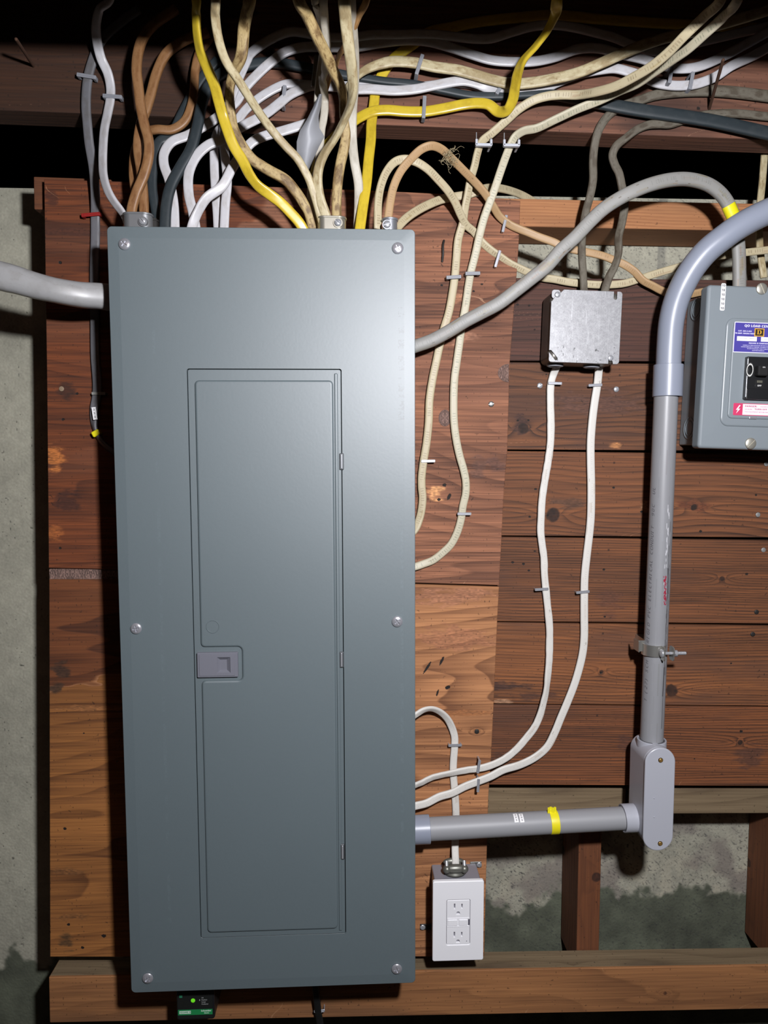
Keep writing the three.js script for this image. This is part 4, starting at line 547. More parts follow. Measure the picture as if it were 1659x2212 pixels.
// ---------------------------------------------------------------- conduit
{
  const ZL = 0.056, R = 0.0167;
  const pipeT = canvasTex(1024, 256, (c, w, h) => {
    c.fillStyle = '#86878a'; c.fillRect(0, 0, w, h); let sd = 77; const r = () => { sd = (sd * 1664525 + 1013904223) >>> 0; return sd / 4294967296; };
    for (let i = 0; i < 260; i++) { c.fillStyle = r() > 0.5 ? `rgba(170,170,175,${r() * 0.12})` : `rgba(80,76,74,${r() * 0.14})`; c.fillRect(r() * w, r() * h, 6 + r() * 90, 1 + r() * 4); }
    c.fillStyle = 'rgba(40,38,44,0.75)'; c.font = 'italic 16px sans-serif'; c.textBaseline = 'middle'; [...'1 (27) SCH 40 RIGID PVC ELECTRICAL CONDUIT  90C  UL'].forEach((ch, i) => c.fillText(ch, 130 + i * 11.5, h * 0.15));
    c.strokeStyle = 'rgba(45,42,44,0.7)'; c.lineWidth = 2.2; c.beginPath(); c.moveTo(60, h * 0.405); c.lineTo(420, h * 0.41); c.lineTo(560, h * 0.4); c.stroke(); c.lineWidth = 4; c.beginPath(); c.moveTo(430, h * 0.42); c.lineTo(500, h * 0.395); c.stroke(); c.beginPath(); c.moveTo(150, h * 0.4); c.lineTo(230, h * 0.405); c.stroke();
    c.fillStyle = 'rgba(60,55,55,0.5)'; for (let i = 0; i < 60; i++) c.fillRect(180 + r() * 420, h * (0.39 + r() * 0.06), 4 + r() * 30, 1.5);
    c.fillStyle = 'rgba(205,205,210,0.6)'; for (let i = 0; i < 26; i++) c.fillRect(430 + r() * 240, h * (0.335 + r() * 0.04), 4 + r() * 16, 3);
    c.fillStyle = 'rgba(150,30,50,0.75)'; for (let i = 0; i < 60; i++) { const q = r(); c.fillRect(400 + q * 75, h * (0.33 + 0.02 * (1 - q)) + r() * 9, 2 + r() * 5, 2 + r() * 2); }
  });
  const pipeM = new THREE.MeshPhysicalMaterial({ map: pipeT, roughness: 0.4 });
  const plainPipe = P(0x8e8f92, 0.48), seg = (name, label, a, b, r, mat, map) => { const d = b.clone().sub(a), L = d.length(), g = sweep([a, a.clone().lerp(b, 0.33), a.clone().lerp(b, 0.66), b], r * 2, r * 2, { dimple: 0, sq: 1, tile: map ? L : 0.4 }); return tag(mesh(name, roundUp(g, [a, b], r), mat), label, 'conduit'); };
  function roundUp(g) { return g; }
  const tube = (pts, r, tile, hollow) => { // circular sweep
    const cv = new THREE.CatmullRomCurve3(pts, false, 'centripetal'); return new THREE.TubeGeometry(cv, pts.length * 12, r, 32, false); };
  const ringOn = (a, b, ro, ri) => { const L = a.distanceTo(b); const g = new THREE.LatheGeometry([V2(ri, 0), V2(ro - 0.0006, 0), V2(ro, 0.0006), V2(ro, L - 0.0006), V2(ro - 0.0006, L), V2(ri, L), V2(ri, 0)], 40); const q = new THREE.Quaternion().setFromUnitVectors(new THREE.Vector3(0, 1, 0), b.clone().sub(a).normalize()); g.applyQuaternion(q); g.translate(a.x, a.y, a.z); return g; };
  const p0 = at(1407, 1612, ZL), p1 = at(1441, 800, ZL);
  { // straight riser: circle with canvas print, u along the length
    const L = p0.distanceTo(p1), g = new THREE.CylinderGeometry(R, R, L, 48, 1, true), uv = g.attributes.uv; for (let i = 0; i < uv.count; i++) { const a = uv.getX(i), v = uv.getY(i); uv.setXY(i, v, 1 - ((a + 0.5) % 1.0001)); }
    // angle: u=0 faces +z; keep the front of the pipe at one third of the canvas height
    for (let i = 0; i < uv.count; i++) { const p = g.attributes.position, th = Math.atan2(p.getX(i), p.getZ(i)); uv.setY(i, 1 - (0.33 + th / (Math.PI * 2))); }
    const m = mesh('conduit_pipe', g, pipeM); m.position.copy(p0.clone().add(p1).multiplyScalar(0.5)); m.quaternion.setFromUnitVectors(new THREE.Vector3(0, 1, 0), p1.clone().sub(p0).normalize()); tag(m, 'vertical grey conduit pipe with printed words and scuffs', 'conduit');
    // a clean back seam
  }
  const ebow = [[1443, 822, ZL], [1444, 783, ZL], [1446, 740, ZL + 0.001], [1450, 695, ZL + 0.004], [1459, 655, ZL + 0.008], [1474, 618, ZL + 0.014], [1497, 578, ZL + 0.021], [1526, 543, ZL + 0.028], [1560, 515, ZL + 0.034], [1600, 487, ZL + 0.038], [1659, 457, ZL + 0.04], [1740, 425, ZL + 0.042], [1900, 365, ZL + 0.042], [2300, 215, ZL + 0.042], [3000, -50, ZL + 0.042]].map((q) => at(...q));
  tag(mesh('conduit_elbow', tube(ebow, 0.0173), M.pvcLight), 'pale grey conduit elbow curving up and out at the right', 'conduit');
  tag(mesh('conduit_coupling', ringOn(at(1441.5, 857, ZL), at(1444, 788, ZL), 0.0205, 0.0166), M.pvcLight), 'pale grey coupling between the elbow and the vertical pipe', 'coupling');
  const h0 = at(890, 1793, ZL), h1 = at(1352, 1767, ZL);
  tag(mesh('conduit_pipe', tube([h0, h0.clone().lerp(h1, 0.5), h1], R), plainPipe), 'horizontal grey conduit pipe from the panel above the outlet', 'conduit');
  tag(mesh('conduit_coupling', ringOn(at(880, 1793.5, ZL), at(928, 1791, ZL), 0.0206, 0.0167), M.pvcLight), 'short pale coupling at the panel right edge', 'coupling');
  // conduit body
  const lb = thing('conduit_fitting', 'pale grey conduit access fitting with oval cover', 'conduit fitting', at(1424, 1726, 0.02)); const lpz = lb.position, ll = (px, py, z) => at(px, py, z).sub(lpz);
  const pvc = P(0xa5a7af, 0.33);
  const ct = ll(1424, 1616, 0.093), cb = ll(1424, 1838, 0.093), cl = ll(1392, 1720, 0.093), cr = ll(1457, 1720, 0.093), w = cr.x - cl.x, hh = ct.y - cb.y, mx = (cl.x + cr.x) / 2, my = (ct.y + cb.y) / 2;
  mesh('body', extr(roundRect(-w / 2 + 0.001, -hh / 2 + 0.001, w / 2 - 0.001, hh / 2 - 0.001, w / 2 - 0.0012), 0.056, 0.003, 3, 0.003, 20).translate(mx, my, 0.0685), pvc, lb);
  const cov = mesh('cover', extr(roundRect(-w / 2, -hh / 2, w / 2, hh / 2, w / 2 - 0.0002), 0.0045, 0.0018, 4, 0.0018, 24).translate(mx, my, 0.073), pvc, lb);
  for (const [px, py] of [[1427, 1642], [1426, 1822]]) { const q = ll(px, py, 0.093); mesh('washer', cylZ(0.0036, 0.0008).translate(q.x, q.y, 0.0731), P(0x4a3a2a, 0.5, { metalness: 0.6 }), cov); screwOn(cov, 'brass_screw', headGeo(0.003, 0.0018, true), M.brass, q.x, q.y, 0.0733, 0.4); }
  for (const [px, py] of [[1413, 1724], [1413, 1765]]) { const q = ll(px, py, 0.093); mesh('mould_dot', new THREE.SphereGeometry(0.001, 10, 6).translate(q.x, q.y, 0.0731), pvc, cov); }
  const hubA = at(1406, 1640, ZL), hubB = at(1407.5, 1596, ZL); mesh('hub', ringOn(hubA, hubB, 0.0212, 0.0168).translate(-lpz.x, -lpz.y, -lpz.z), pvc, lb);
  const hubC = at(1396, 1765, ZL), hubD = at(1344, 1767.5, ZL); mesh('hub', ringOn(hubC, hubD, 0.0204, 0.0168).translate(-lpz.x, -lpz.y, -lpz.z), pvc, lb);
  // strap hanger
  const sc = at(1413, 1401, ZL), st = thing('pipe_strap', 'zinc pipe clamp with a sideways bolt round the vertical conduit', 'pipe clamp', sc); const band = [];
  const bandM = P(0xc2c1bb, 0.28, { metalness: 0.85 });
  const bs = new THREE.Shape(); bs.absarc(0, 0, R + 0.0016, 0.6, Math.PI * 2 - 0.15, false); bs.absarc(0, 0, R + 0.0001, Math.PI * 2 - 0.15, 0.6, true);
  mesh('band', new THREE.ExtrudeGeometry(bs, { depth: 0.0165, bevelEnabled: false, curveSegments: 40 }).rotateX(-Math.PI / 2).translate(0, -0.0082, 0).rotateY(-0.75), bandM, st);
  mesh('back_leg', rbox(0.0016, 0.0165, 0.02, 0.0004, -R - 0.006, 0.003, -0.009), bandM, st); mesh('stem', rbox(0.012, 0.016, ZL - R + 0.001, 0.0004, 0, 0, -R - (ZL - R) / 2 + 0.0005), bandM, st); mesh('back_plate', rbox(0.012, 0.0165, 0.0016, 0.0004, -R - 0.001, 0.004, -0.001), bandM, st);
  mesh('ear', extr(roundRect(-0.007, -0.0105, 0.007, 0.0105, 0.004), 0.0018, 0.0004, 1).rotateY(Math.PI / 2).translate(0.004, -0.001, R + 0.006), bandM, st);
  mesh('ear', extr(roundRect(-0.007, -0.0105, 0.007, 0.0105, 0.004), 0.0018, 0.0004, 1).rotateY(Math.PI / 2).translate(0.0175, -0.001, R + 0.006), bandM, st);
  const bolt = mesh('bolt', cyl(0.0023, 0.036, 16).rotateZ(Math.PI / 2).translate(0.019, -0.001, R + 0.006), M.zinc, st);
  mesh('bolt_head', new THREE.SphereGeometry(0.006, 20, 12).scale(0.55, 1, 1).translate(0.0015, -0.001, R + 0.006), M.zinc, bolt); mesh('nut', cyl(0.0052, 0.004, 6).rotateZ(Math.PI / 2).translate(0.0215, -0.001, R + 0.006), M.zinc, bolt);
  for (let i = 0; i < 9; i++) mesh('thread', new THREE.TorusGeometry(0.0023, 0.0004, 6, 16).rotateY(Math.PI / 2).translate(0.0262 + i * 0.0012, -0.001, R + 0.006), M.zinc, bolt);
  // tape and number labels
  const dirH = h1.clone().sub(h0).normalize(), tp = at(1195, 1775.5, ZL), tape = thing('yellow_tape', 'yellow tape ring round the horizontal conduit pipe', 'tape', tp); const rg = ringOn(dirH.clone().multiplyScalar(-0.0063), dirH.clone().multiplyScalar(0.0063), R + 0.0007, R); mesh('ring', rg, M.yellowTape, tape);
  mesh('tab', (() => { const g = new THREE.PlaneGeometry(0.013, 0.009, 8, 5), p = g.attributes.position; for (let i = 0; i < p.count; i++) { p.setZ(i, 0.0016 * Math.sin(p.getX(i) * 900) + 0.001 * noise(p.getX(i) * 600, p.getY(i) * 600)); p.setY(i, p.getY(i) + 0.0015 * noise(p.getX(i) * 500, 4)); } g.computeVertexNormals(); const b = g.clone().translate(0, 0, -0.0004); return mergeGeometries([g, b]).translate(-0.0036, R + 0.003, 0.004); })(), P(0xe4d81e, 0.42, { side: THREE.DoubleSide }), tape);
  const numT = canvasTex(64, 192, (c) => { c.fillStyle = '#e9e9ea'; c.fillRect(0, 0, 64, 192); c.fillStyle = '#26262a'; c.font = 'bold 44px sans-serif'; c.textAlign = 'center'; for (let i = 0; i < 3; i++) c.fillText('3', 32, 54 + i * 56); });
  [[1112, 'left one of two white number stickers on the horizontal pipe'], [1124, 'right one of two white number stickers on the horizontal pipe']].forEach(([px, lab]) => { const q = at(px, 1780, ZL), g = new THREE.CylinderGeometry(R + 0.0003, R + 0.0003, 0.0062, 20, 1, true, 0.62 - Math.PI / 2 * 0 , 0.85); g.rotateZ(Math.PI / 2); const u = g.attributes.uv, p = g.attributes.position; const an = []; for (let i = 0; i < u.count; i++) an.push(Math.atan2(p.getY(i), p.getZ(i))); const a0 = Math.min(...an), a1 = Math.max(...an); for (let i = 0; i < u.count; i++) u.setXY(i, p.getX(i) / 0.0062 + 0.5, (an[i] - a0) / (a1 - a0)); const m = mesh('number_sticker', g, new THREE.MeshStandardMaterial({ map: numT, roughness: 0.5, side: THREE.DoubleSide })); m.position.copy(q); m.rotation.z = Math.atan2(dirH.y, dirH.x); tag(m, lab, 'sticker', 'number stickers on the pipe'); });
  // tape on the arching cable
  const ta = at(1573, 443, 0.066), tb = at(1584, 468, 0.064), td = tb.clone().sub(ta).normalize(), tm = mesh('yellow_tape', (() => { const g = ringOn(new THREE.Vector3(0, 0, 0), new THREE.Vector3(0, 0.018, 0), 0.0104, 0.0096); return g; })(), M.yellowTape); tm.position.copy(ta); tm.scale.set(1, 1, 0.82); tm.quaternion.setFromUnitVectors(new THREE.Vector3(0, 1, 0), td); tag(tm, 'yellow tape band round the arching thick grey cable', 'tape');
  const tc = at(204, 921, ZP + 0.004), t2 = mesh('yellow_tape', rbox(0.012, 0.0085, 0.011, 0.002), M.yellowTape); t2.position.copy(at(209, 936, ZP + 0.006)); t2.rotation.z = 0.5; tag(t2, 'yellow tape band on the grey cable left of the panel', 'tape');
  const n2 = mesh('number_sticker', rbox(0.0062, 0.018, 0.0006, 0.0003, 0, 0, 0, 1), new THREE.MeshStandardMaterial({ map: numT, roughness: 0.5 })); n2.position.copy(at(204, 893, ZP + 0.013)); n2.rotation.z = 0.12; tag(n2, 'white number sticker on the grey cable in the panel shadow', 'sticker');
}

// ---------------------------------------------------------------- square steel box
{
  const zf = 0.055, c = at(1265, 706, zf), o = thing('junction_box', 'square galvanized steel junction box on the planks', 'junction box', new THREE.Vector3(c.x, c.y, 0)), S = 0.051, ang = -0.028; o.rotation.z = ang;
  const galvT = dataTex(512, 512, (u, v) => { const n = fbm(u * 26, v * 26, 3), sp = noise(u * 150, v * 150), st = noise(u * 120, v * 3); const g = 154 + 24 * (n - 0.5) + 24 * (sp - 0.5) + (st > 0.88 ? 18 : 0) - (noise(u * 40, v * 40 + 9) > 0.93 && v < 0.25 ? 60 : 0); return [g, g * 1.005, g * 1.02]; });
  const galv = new THREE.MeshPhysicalMaterial({ map: galvT.map, roughness: 0.4, metalness: 0.35 }), side = P(0x6b6862, 0.4, { metalness: 0.5 });
  mesh('body', rbox(S * 2 - 0.001, S * 2 - 0.001, zf - 0.0024, 0.009, 0, 0, (zf - 0.0024) / 2 + 0.0002, 4), side, o);
  const s = new THREE.Shape(), r = 0.004, N = 0.0135, sl = 0.0024;
  s.moveTo(-S + r, -S); s.lineTo(S - 0.0155, -S); s.lineTo(S - 0.0155, -S + 0.005); s.absarc(S - 0.013, -S + 0.0075, 0.0032, Math.PI * 1.25, -Math.PI * 0.25, true); s.lineTo(S - 0.0095, -S + 0.004); s.lineTo(S - 0.0085, -S); s.lineTo(S - r, -S); s.absarc(S - r, -S + r, r, -Math.PI / 2, 0);
  s.lineTo(S, S - r); s.absarc(S - r, S - r, r, 0, Math.PI / 2); s.lineTo(S - 0.0075, S); s.lineTo(S - 0.0075, S - 0.009); s.absarc(S - 0.0075 - sl, S - 0.009, sl, 0, -Math.PI, true); s.lineTo(S - 0.0075 - 2 * sl, S);
  s.lineTo(-S + N + 0.004, S); s.lineTo(-S + N - 0.002, S - 0.006); s.lineTo(-S + 0.005, S - N + 0.003); s.lineTo(-S + 0.001, S - N - 0.003); s.lineTo(-S, S - N - 0.003); s.lineTo(-S, -S + 0.0165); s.lineTo(-S + 0.003, -S + 0.0165); s.lineTo(-S + 0.012, -S + 0.0065); s.absarc(-S + 0.0105, -S + 0.005, 0.0021, Math.PI / 4, -Math.PI * 0.75, true); s.lineTo(-S + 0.0005, -S + 0.0135); s.lineTo(-S, -S + 0.0135); s.lineTo(-S, -S + r); s.absarc(-S + r, -S + r, r, Math.PI, Math.PI * 1.5);
  const cv = mesh('cover', planarUV(extr(s, 0.0022, 0.0005, 2), S * 2, S * 2, -S, -S), galv, o); cv.position.z = zf;
  mesh('corner_tab', extr(roundRect(-S + 0.0005, S - 0.013, -S + 0.013, S - 0.0005, 0.004), 0.0015, 0.0003, 1), galv, o).position.z = zf - 0.001;
  screwOn(o, 'cover_screw', GEO.smallScrew, M.zinc, -S + 0.0085, S - 0.0075, zf - 0.0008, 0.3); screwOn(o, 'cover_screw', GEO.smallScrew, M.zinc, S - 0.0125, -S + 0.0085, zf - 0.001, 0.6);
  const ring = (R) => { const q = new THREE.Shape(); q.absarc(0, 0, R, 0, Math.PI * 2); return extr(q, 0.0012, 0.0004, 2, 0.0004, 24); };
  for (const y of [0.027, 0, -0.027]) mesh('knockout', ring(0.0105).rotateY(-Math.PI / 2).translate(-S + 0.0004, y, 0.03), side, o);
  for (const x of [-0.034, -0.012, 0.014, 0.036]) mesh('knockout', ring(0.0095).rotateX(Math.PI / 2).translate(x, -S + 0.0004, 0.03), side, o);
  for (const x of [-0.0345, 0.0195]) mesh('bushing', new THREE.TorusGeometry(0.0085, 0.0024, 8, 28).rotateX(Math.PI / 2).scale(1.15, 1, 0.9).translate(x, -S - 0.0012, 0.03), M.greyPlastic, o);
}
// ---------------------------------------------------------------- small breaker box at the right
{
  const zf = 0.086, L = at(1530, 614, zf), B = at(1508, 968, zf), H = L.distanceTo(B), W = 0.152, ang = Math.atan2(B.x - L.x, L.y - B.y);
  const o = thing('breaker_box', 'small grey breaker box with purple label at the right edge', 'breaker box', new THREE.Vector3(0, 0, 0)); o.rotation.z = ang;
  const cen = L.clone().add(B).multiplyScalar(0.5).add(new THREE.Vector3(Math.cos(ang) * W / 2, Math.sin(ang) * W / 2, 0)); o.position.set(cen.x, cen.y, 0);
  const inv = new THREE.Matrix4().makeRotationZ(-ang), lc = (px, py, z = zf) => at(px, py, z).sub(o.position).applyMatrix4(inv);
  const paintT = dataTex(256, 256, (u, v) => { const g = 1 + 0.05 * (fbm(u * 9, v * 9, 3) - 0.5); return [126 * g, 134 * g, 139 * g]; }), paint = new THREE.MeshPhysicalMaterial({ map: paintT.map, roughness: 0.36 });
  const bx = lc(1487, 640, 0.002).x;
  mesh('box', rbox(W / 2 - bx - 0.004, H - 0.012, zf - 0.018, 0.002, (W / 2 - 0.004 + bx) / 2, 0, (zf - 0.018) / 2 + 0.0003), paint, o);
  mesh('cover', extr(roundRect(-W / 2, -H / 2, W / 2, H / 2, 0.005), 0.022, 0.004, 4, 0.004).translate(0, 0, zf), paint, o);
  const f0 = lc(1570, 686), f1 = lc(1553, 920); const fx = (f0.x + f1.x) / 2;
  mesh('raised_step', extr(roundRect(fx, f1.y, -fx + 0.004, f0.y, 0.012), 0.006, 0.003, 4, 0.002).translate(0, 0, zf + 0.0022), paint, o); mesh('raised_field', extr(roundRect(fx + 0.009, f1.y + 0.011, -fx - 0.005, f0.y - 0.009, 0.006), 0.006, 0.002, 4, 0.0016).translate(0, 0, zf + 0.0042), paint, o);
  const zr = zf + 0.0042, q0 = lc(1583, 696), ring = (R) => { const s = new THREE.Shape(); s.absarc(0, 0, R, 0.12, Math.PI * 2 - 0.12); s.absarc(0, 0, R - 0.0017, Math.PI * 2 - 0.12, 0.12, true); return extr(s, 0.0012, 0.0004, 1, 0.0004, 24).rotateZ(Math.PI / 2); };
  for (const [px, py] of [[1505, 668], [1489, 925]]) { const k = lc(px, py, zf * 0.35); for (const R of [0.0165, 0.0115]) mesh('knockout_ring', ring(R).rotateY(-Math.PI / 2).translate(bx - 0.001, k.y, k.z), paint, o); }
  const labT = canvasTex(640, 440, (c, w, h) => {
    c.fillStyle = '#d9d8e2'; c.fillRect(0, 0, w, h); c.fillStyle = '#4a4396'; c.fillRect(12, 12, w - 24, h - 24); c.fillStyle = '#ecebf4'; c.textAlign = 'center'; c.font = 'bold 46px sans-serif'; c.fillText('QO LOAD CENTER', w / 2, 68);
    c.font = 'bold 25px sans-serif'; c.fillText('CAT. QO-2-4A5', 138, 138); c.fillText('70 AMP. MAINS MAX', 138, 172); c.fillText('120/240 V~', w - 126, 118); c.fillText('120/208 V~', w - 126, 148); c.fillText('240 V MAX', w - 126, 178);
    c.fillStyle = '#d8a53a'; c.fillRect(w / 2 - 62, 84, 124, 116); c.fillStyle = '#352c22'; c.fillRect(w / 2 - 50, 96, 100, 92); c.fillStyle = '#d8a53a'; c.font = 'bold 84px serif'; c.fillText('D', w / 2, 168);
    c.fillStyle = '#ecebf4'; c.fillRect(44, 206, 250, 66); c.fillRect(346, 206, 250, 66); c.fillStyle = '#555'; c.font = '20px sans-serif'; c.fillText('1', 58, 236); c.fillText('2', 362, 236); c.fillRect(80, 234, 90, 3); c.fillRect(200, 234, 60, 3); c.fillRect(384, 234, 90, 3); c.fillText('2', 280, 264);
    c.fillStyle = '#ecebf4'; c.font = 'bold 25px sans-serif'; c.fillText('SQUARE D COMPANY', w / 2, 308); c.font = '18px sans-serif'; ['HANDLE AT MID-POSITION OR RED FLAG VISIBLE', 'SHOWS BREAKER IS TRIPPED. TO RESET PUSH HANDLE', 'TO OFF POSITION, THEN TURN ON.', 'SLOTTED HANDLES'].forEach((t, i) => c.fillText(t, w / 2, 338 + i * 24)); });
  const lw = -q0.x * 2 - 0.003, lh = lc(1583, 696).y - lc(1580, 762).y; const plate = (name, w, h, x, y, map) => { const g = planarUV(extr(roundRect(-w / 2, -h / 2, w / 2, h / 2, 0.0018), 0.0004), w, h, -w / 2, -h / 2); const m = mesh(name, g, new THREE.MeshPhysicalMaterial({ map, roughness: 0.35 }), o); m.position.set(x, y, zr + 0.0003); return m; };
  plate('name_label', lw, lh, q0.x + lw / 2, q0.y - lh / 2, labT);
  const dT = canvasTex(640, 150, (c, w, h) => { c.fillStyle = '#e7dfe6'; c.fillRect(0, 0, w, h); c.strokeStyle = '#c93e66'; c.lineWidth = 8; c.strokeRect(4, 4, w - 8, h - 8); c.fillStyle = '#c93e66'; c.fillRect(0, 0, 92, h); c.fillStyle = '#f3eef2'; c.beginPath(); c.moveTo(58, 22); c.lineTo(26, 84); c.lineTo(46, 80); c.lineTo(30, 130); c.lineTo(70, 66); c.lineTo(48, 70); c.lineTo(70, 26); c.fill(); c.fillStyle = '#b33a62'; c.font = 'bold 28px sans-serif'; c.fillText('DANGER:', 112, 44); c.font = '17px sans-serif'; c.fillText('HAZARD OF ELECTRICAL SHOCK', 262, 42); c.fillText('OR BURN.', 112, 78); c.font = 'bold 26px sans-serif'; c.fillText('TURN OFF POWER', 208, 78); c.font = '17px sans-serif'; c.fillText('SUPPLYING', 450, 78); c.fillText('THIS EQUIPMENT BEFORE WORKING INSIDE', 112, 110); c.fillText('40273-096', 440, 138); });
  const d0 = lc(1581, 871), d1 = lc(1580, 897); plate('danger_label', 0.094, d0.y - d1.y, d0.x + 0.047, (d0.y + d1.y) / 2, dT);
  const nT = canvasTex(64, 384, (c) => { c.fillStyle = '#e6e6e8'; c.fillRect(0, 0, 64, 384); c.fillStyle = '#202024'; c.font = 'bold 42px sans-serif'; c.textAlign = 'center'; for (let i = 0; i < 6; i++) c.fillText('10', 32, 46 + i * 64); });
  const s0 = lc(1562, 612), s1 = lc(1561, 671); const st = plate('number_label', 0.0066, s0.y - s1.y, (s0.x + s1.x) / 2, (s0.y + s1.y) / 2, nT); st.position.z = zf + 0.0003;
  { // breaker
    const b0 = lc(1606, 772), b1 = lc(1600, 864), h = b0.y - b1.y, w = 0.06, x = (b0.x + b1.x) / 2 + w / 2, y = (b0.y + b1.y) / 2; const br = mesh('breaker', rbox(w, h, 0.012, 0.0015, x, y, zr + 0.001), M.black, o);
    mesh('lower_step', rbox(w - 0.001, h * 0.24, 0.003, 0.0008, x, y - h * 0.37, zr + 0.0075), M.black, br);
    for (const sx of [-0.012, 0.016]) { mesh('handle', rbox(0.015, 0.0145, 0.014, 0.0022, x + sx, y + h * 0.16, zr + 0.01), M.blackSoft, br); }
    const oT = canvasTex(128, 128, (c) => { c.fillStyle = '#1a1a1c'; c.fillRect(0, 0, 128, 128); c.fillStyle = '#b8b090'; c.font = 'bold 34px sans-serif'; c.textAlign = 'center'; c.fillStyle = '#57564c'; c.fillRect(22, 14, 84, 34); c.fillStyle = '#d9d9d6'; c.fillText('OFF', 64, 102); }); const wT = canvasTex(64, 32, (c) => { c.fillStyle = '#1a1a1c'; c.fillRect(0, 0, 64, 32); c.fillStyle = '#d9d9d6'; c.font = 'bold 22px sans-serif'; c.textAlign = 'center'; c.fillText('ON', 32, 24); });
    const pr = (name, w2, h2, X, Yq, t, z) => { const g = planarUV(extr(roundRect(-w2 / 2, -h2 / 2, w2 / 2, h2 / 2, 0.0004), 0.0003), w2, h2, -w2 / 2, -h2 / 2), m = mesh(name, g, new THREE.MeshPhysicalMaterial({ map: t, roughness: 0.4 }), br); m.position.set(X, Yq, z); };
    pr('off_mark', 0.012, 0.012, x - 0.011, y - h * 0.13, oT, zr + 0.0072); pr('on_mark', 0.0075, 0.0035, x - 0.012, y + h * 0.235, wT, zr + 0.0172);
    mesh('edge_clip', rbox(0.0012, h * 0.9, 0.002, 0.0005, x - w / 2 + 0.0006, y, zr + 0.0068), M.zinc, br);
    const lt = lc(1608, 802), tor = new THREE.TorusGeometry(0.0042, 0.0012, 8, 24).scale(0.9, 1.9, 1); mesh('lock_tab', tor.rotateY(-0.5).translate(lt.x, lt.y, zr + 0.0095), M.steelDull, o);
  }
  for (const [px, py, t] of [[1645, 624, -1.1], [1621, 958, 0.8]]) { const q = lc(px, py); screwOn(o, 'cover_screw', GEO.slotScrew, P(0xc6c3b6, 0.38, { metalness: 0.75 }), q.x, q.y, zf, t); }
  { const q = lc(1623, 903); mesh('door_slot', rbox(0.011, 0.0032, 0.0012, 0.0005, q.x, q.y, zr), M.chrome, o); }
}
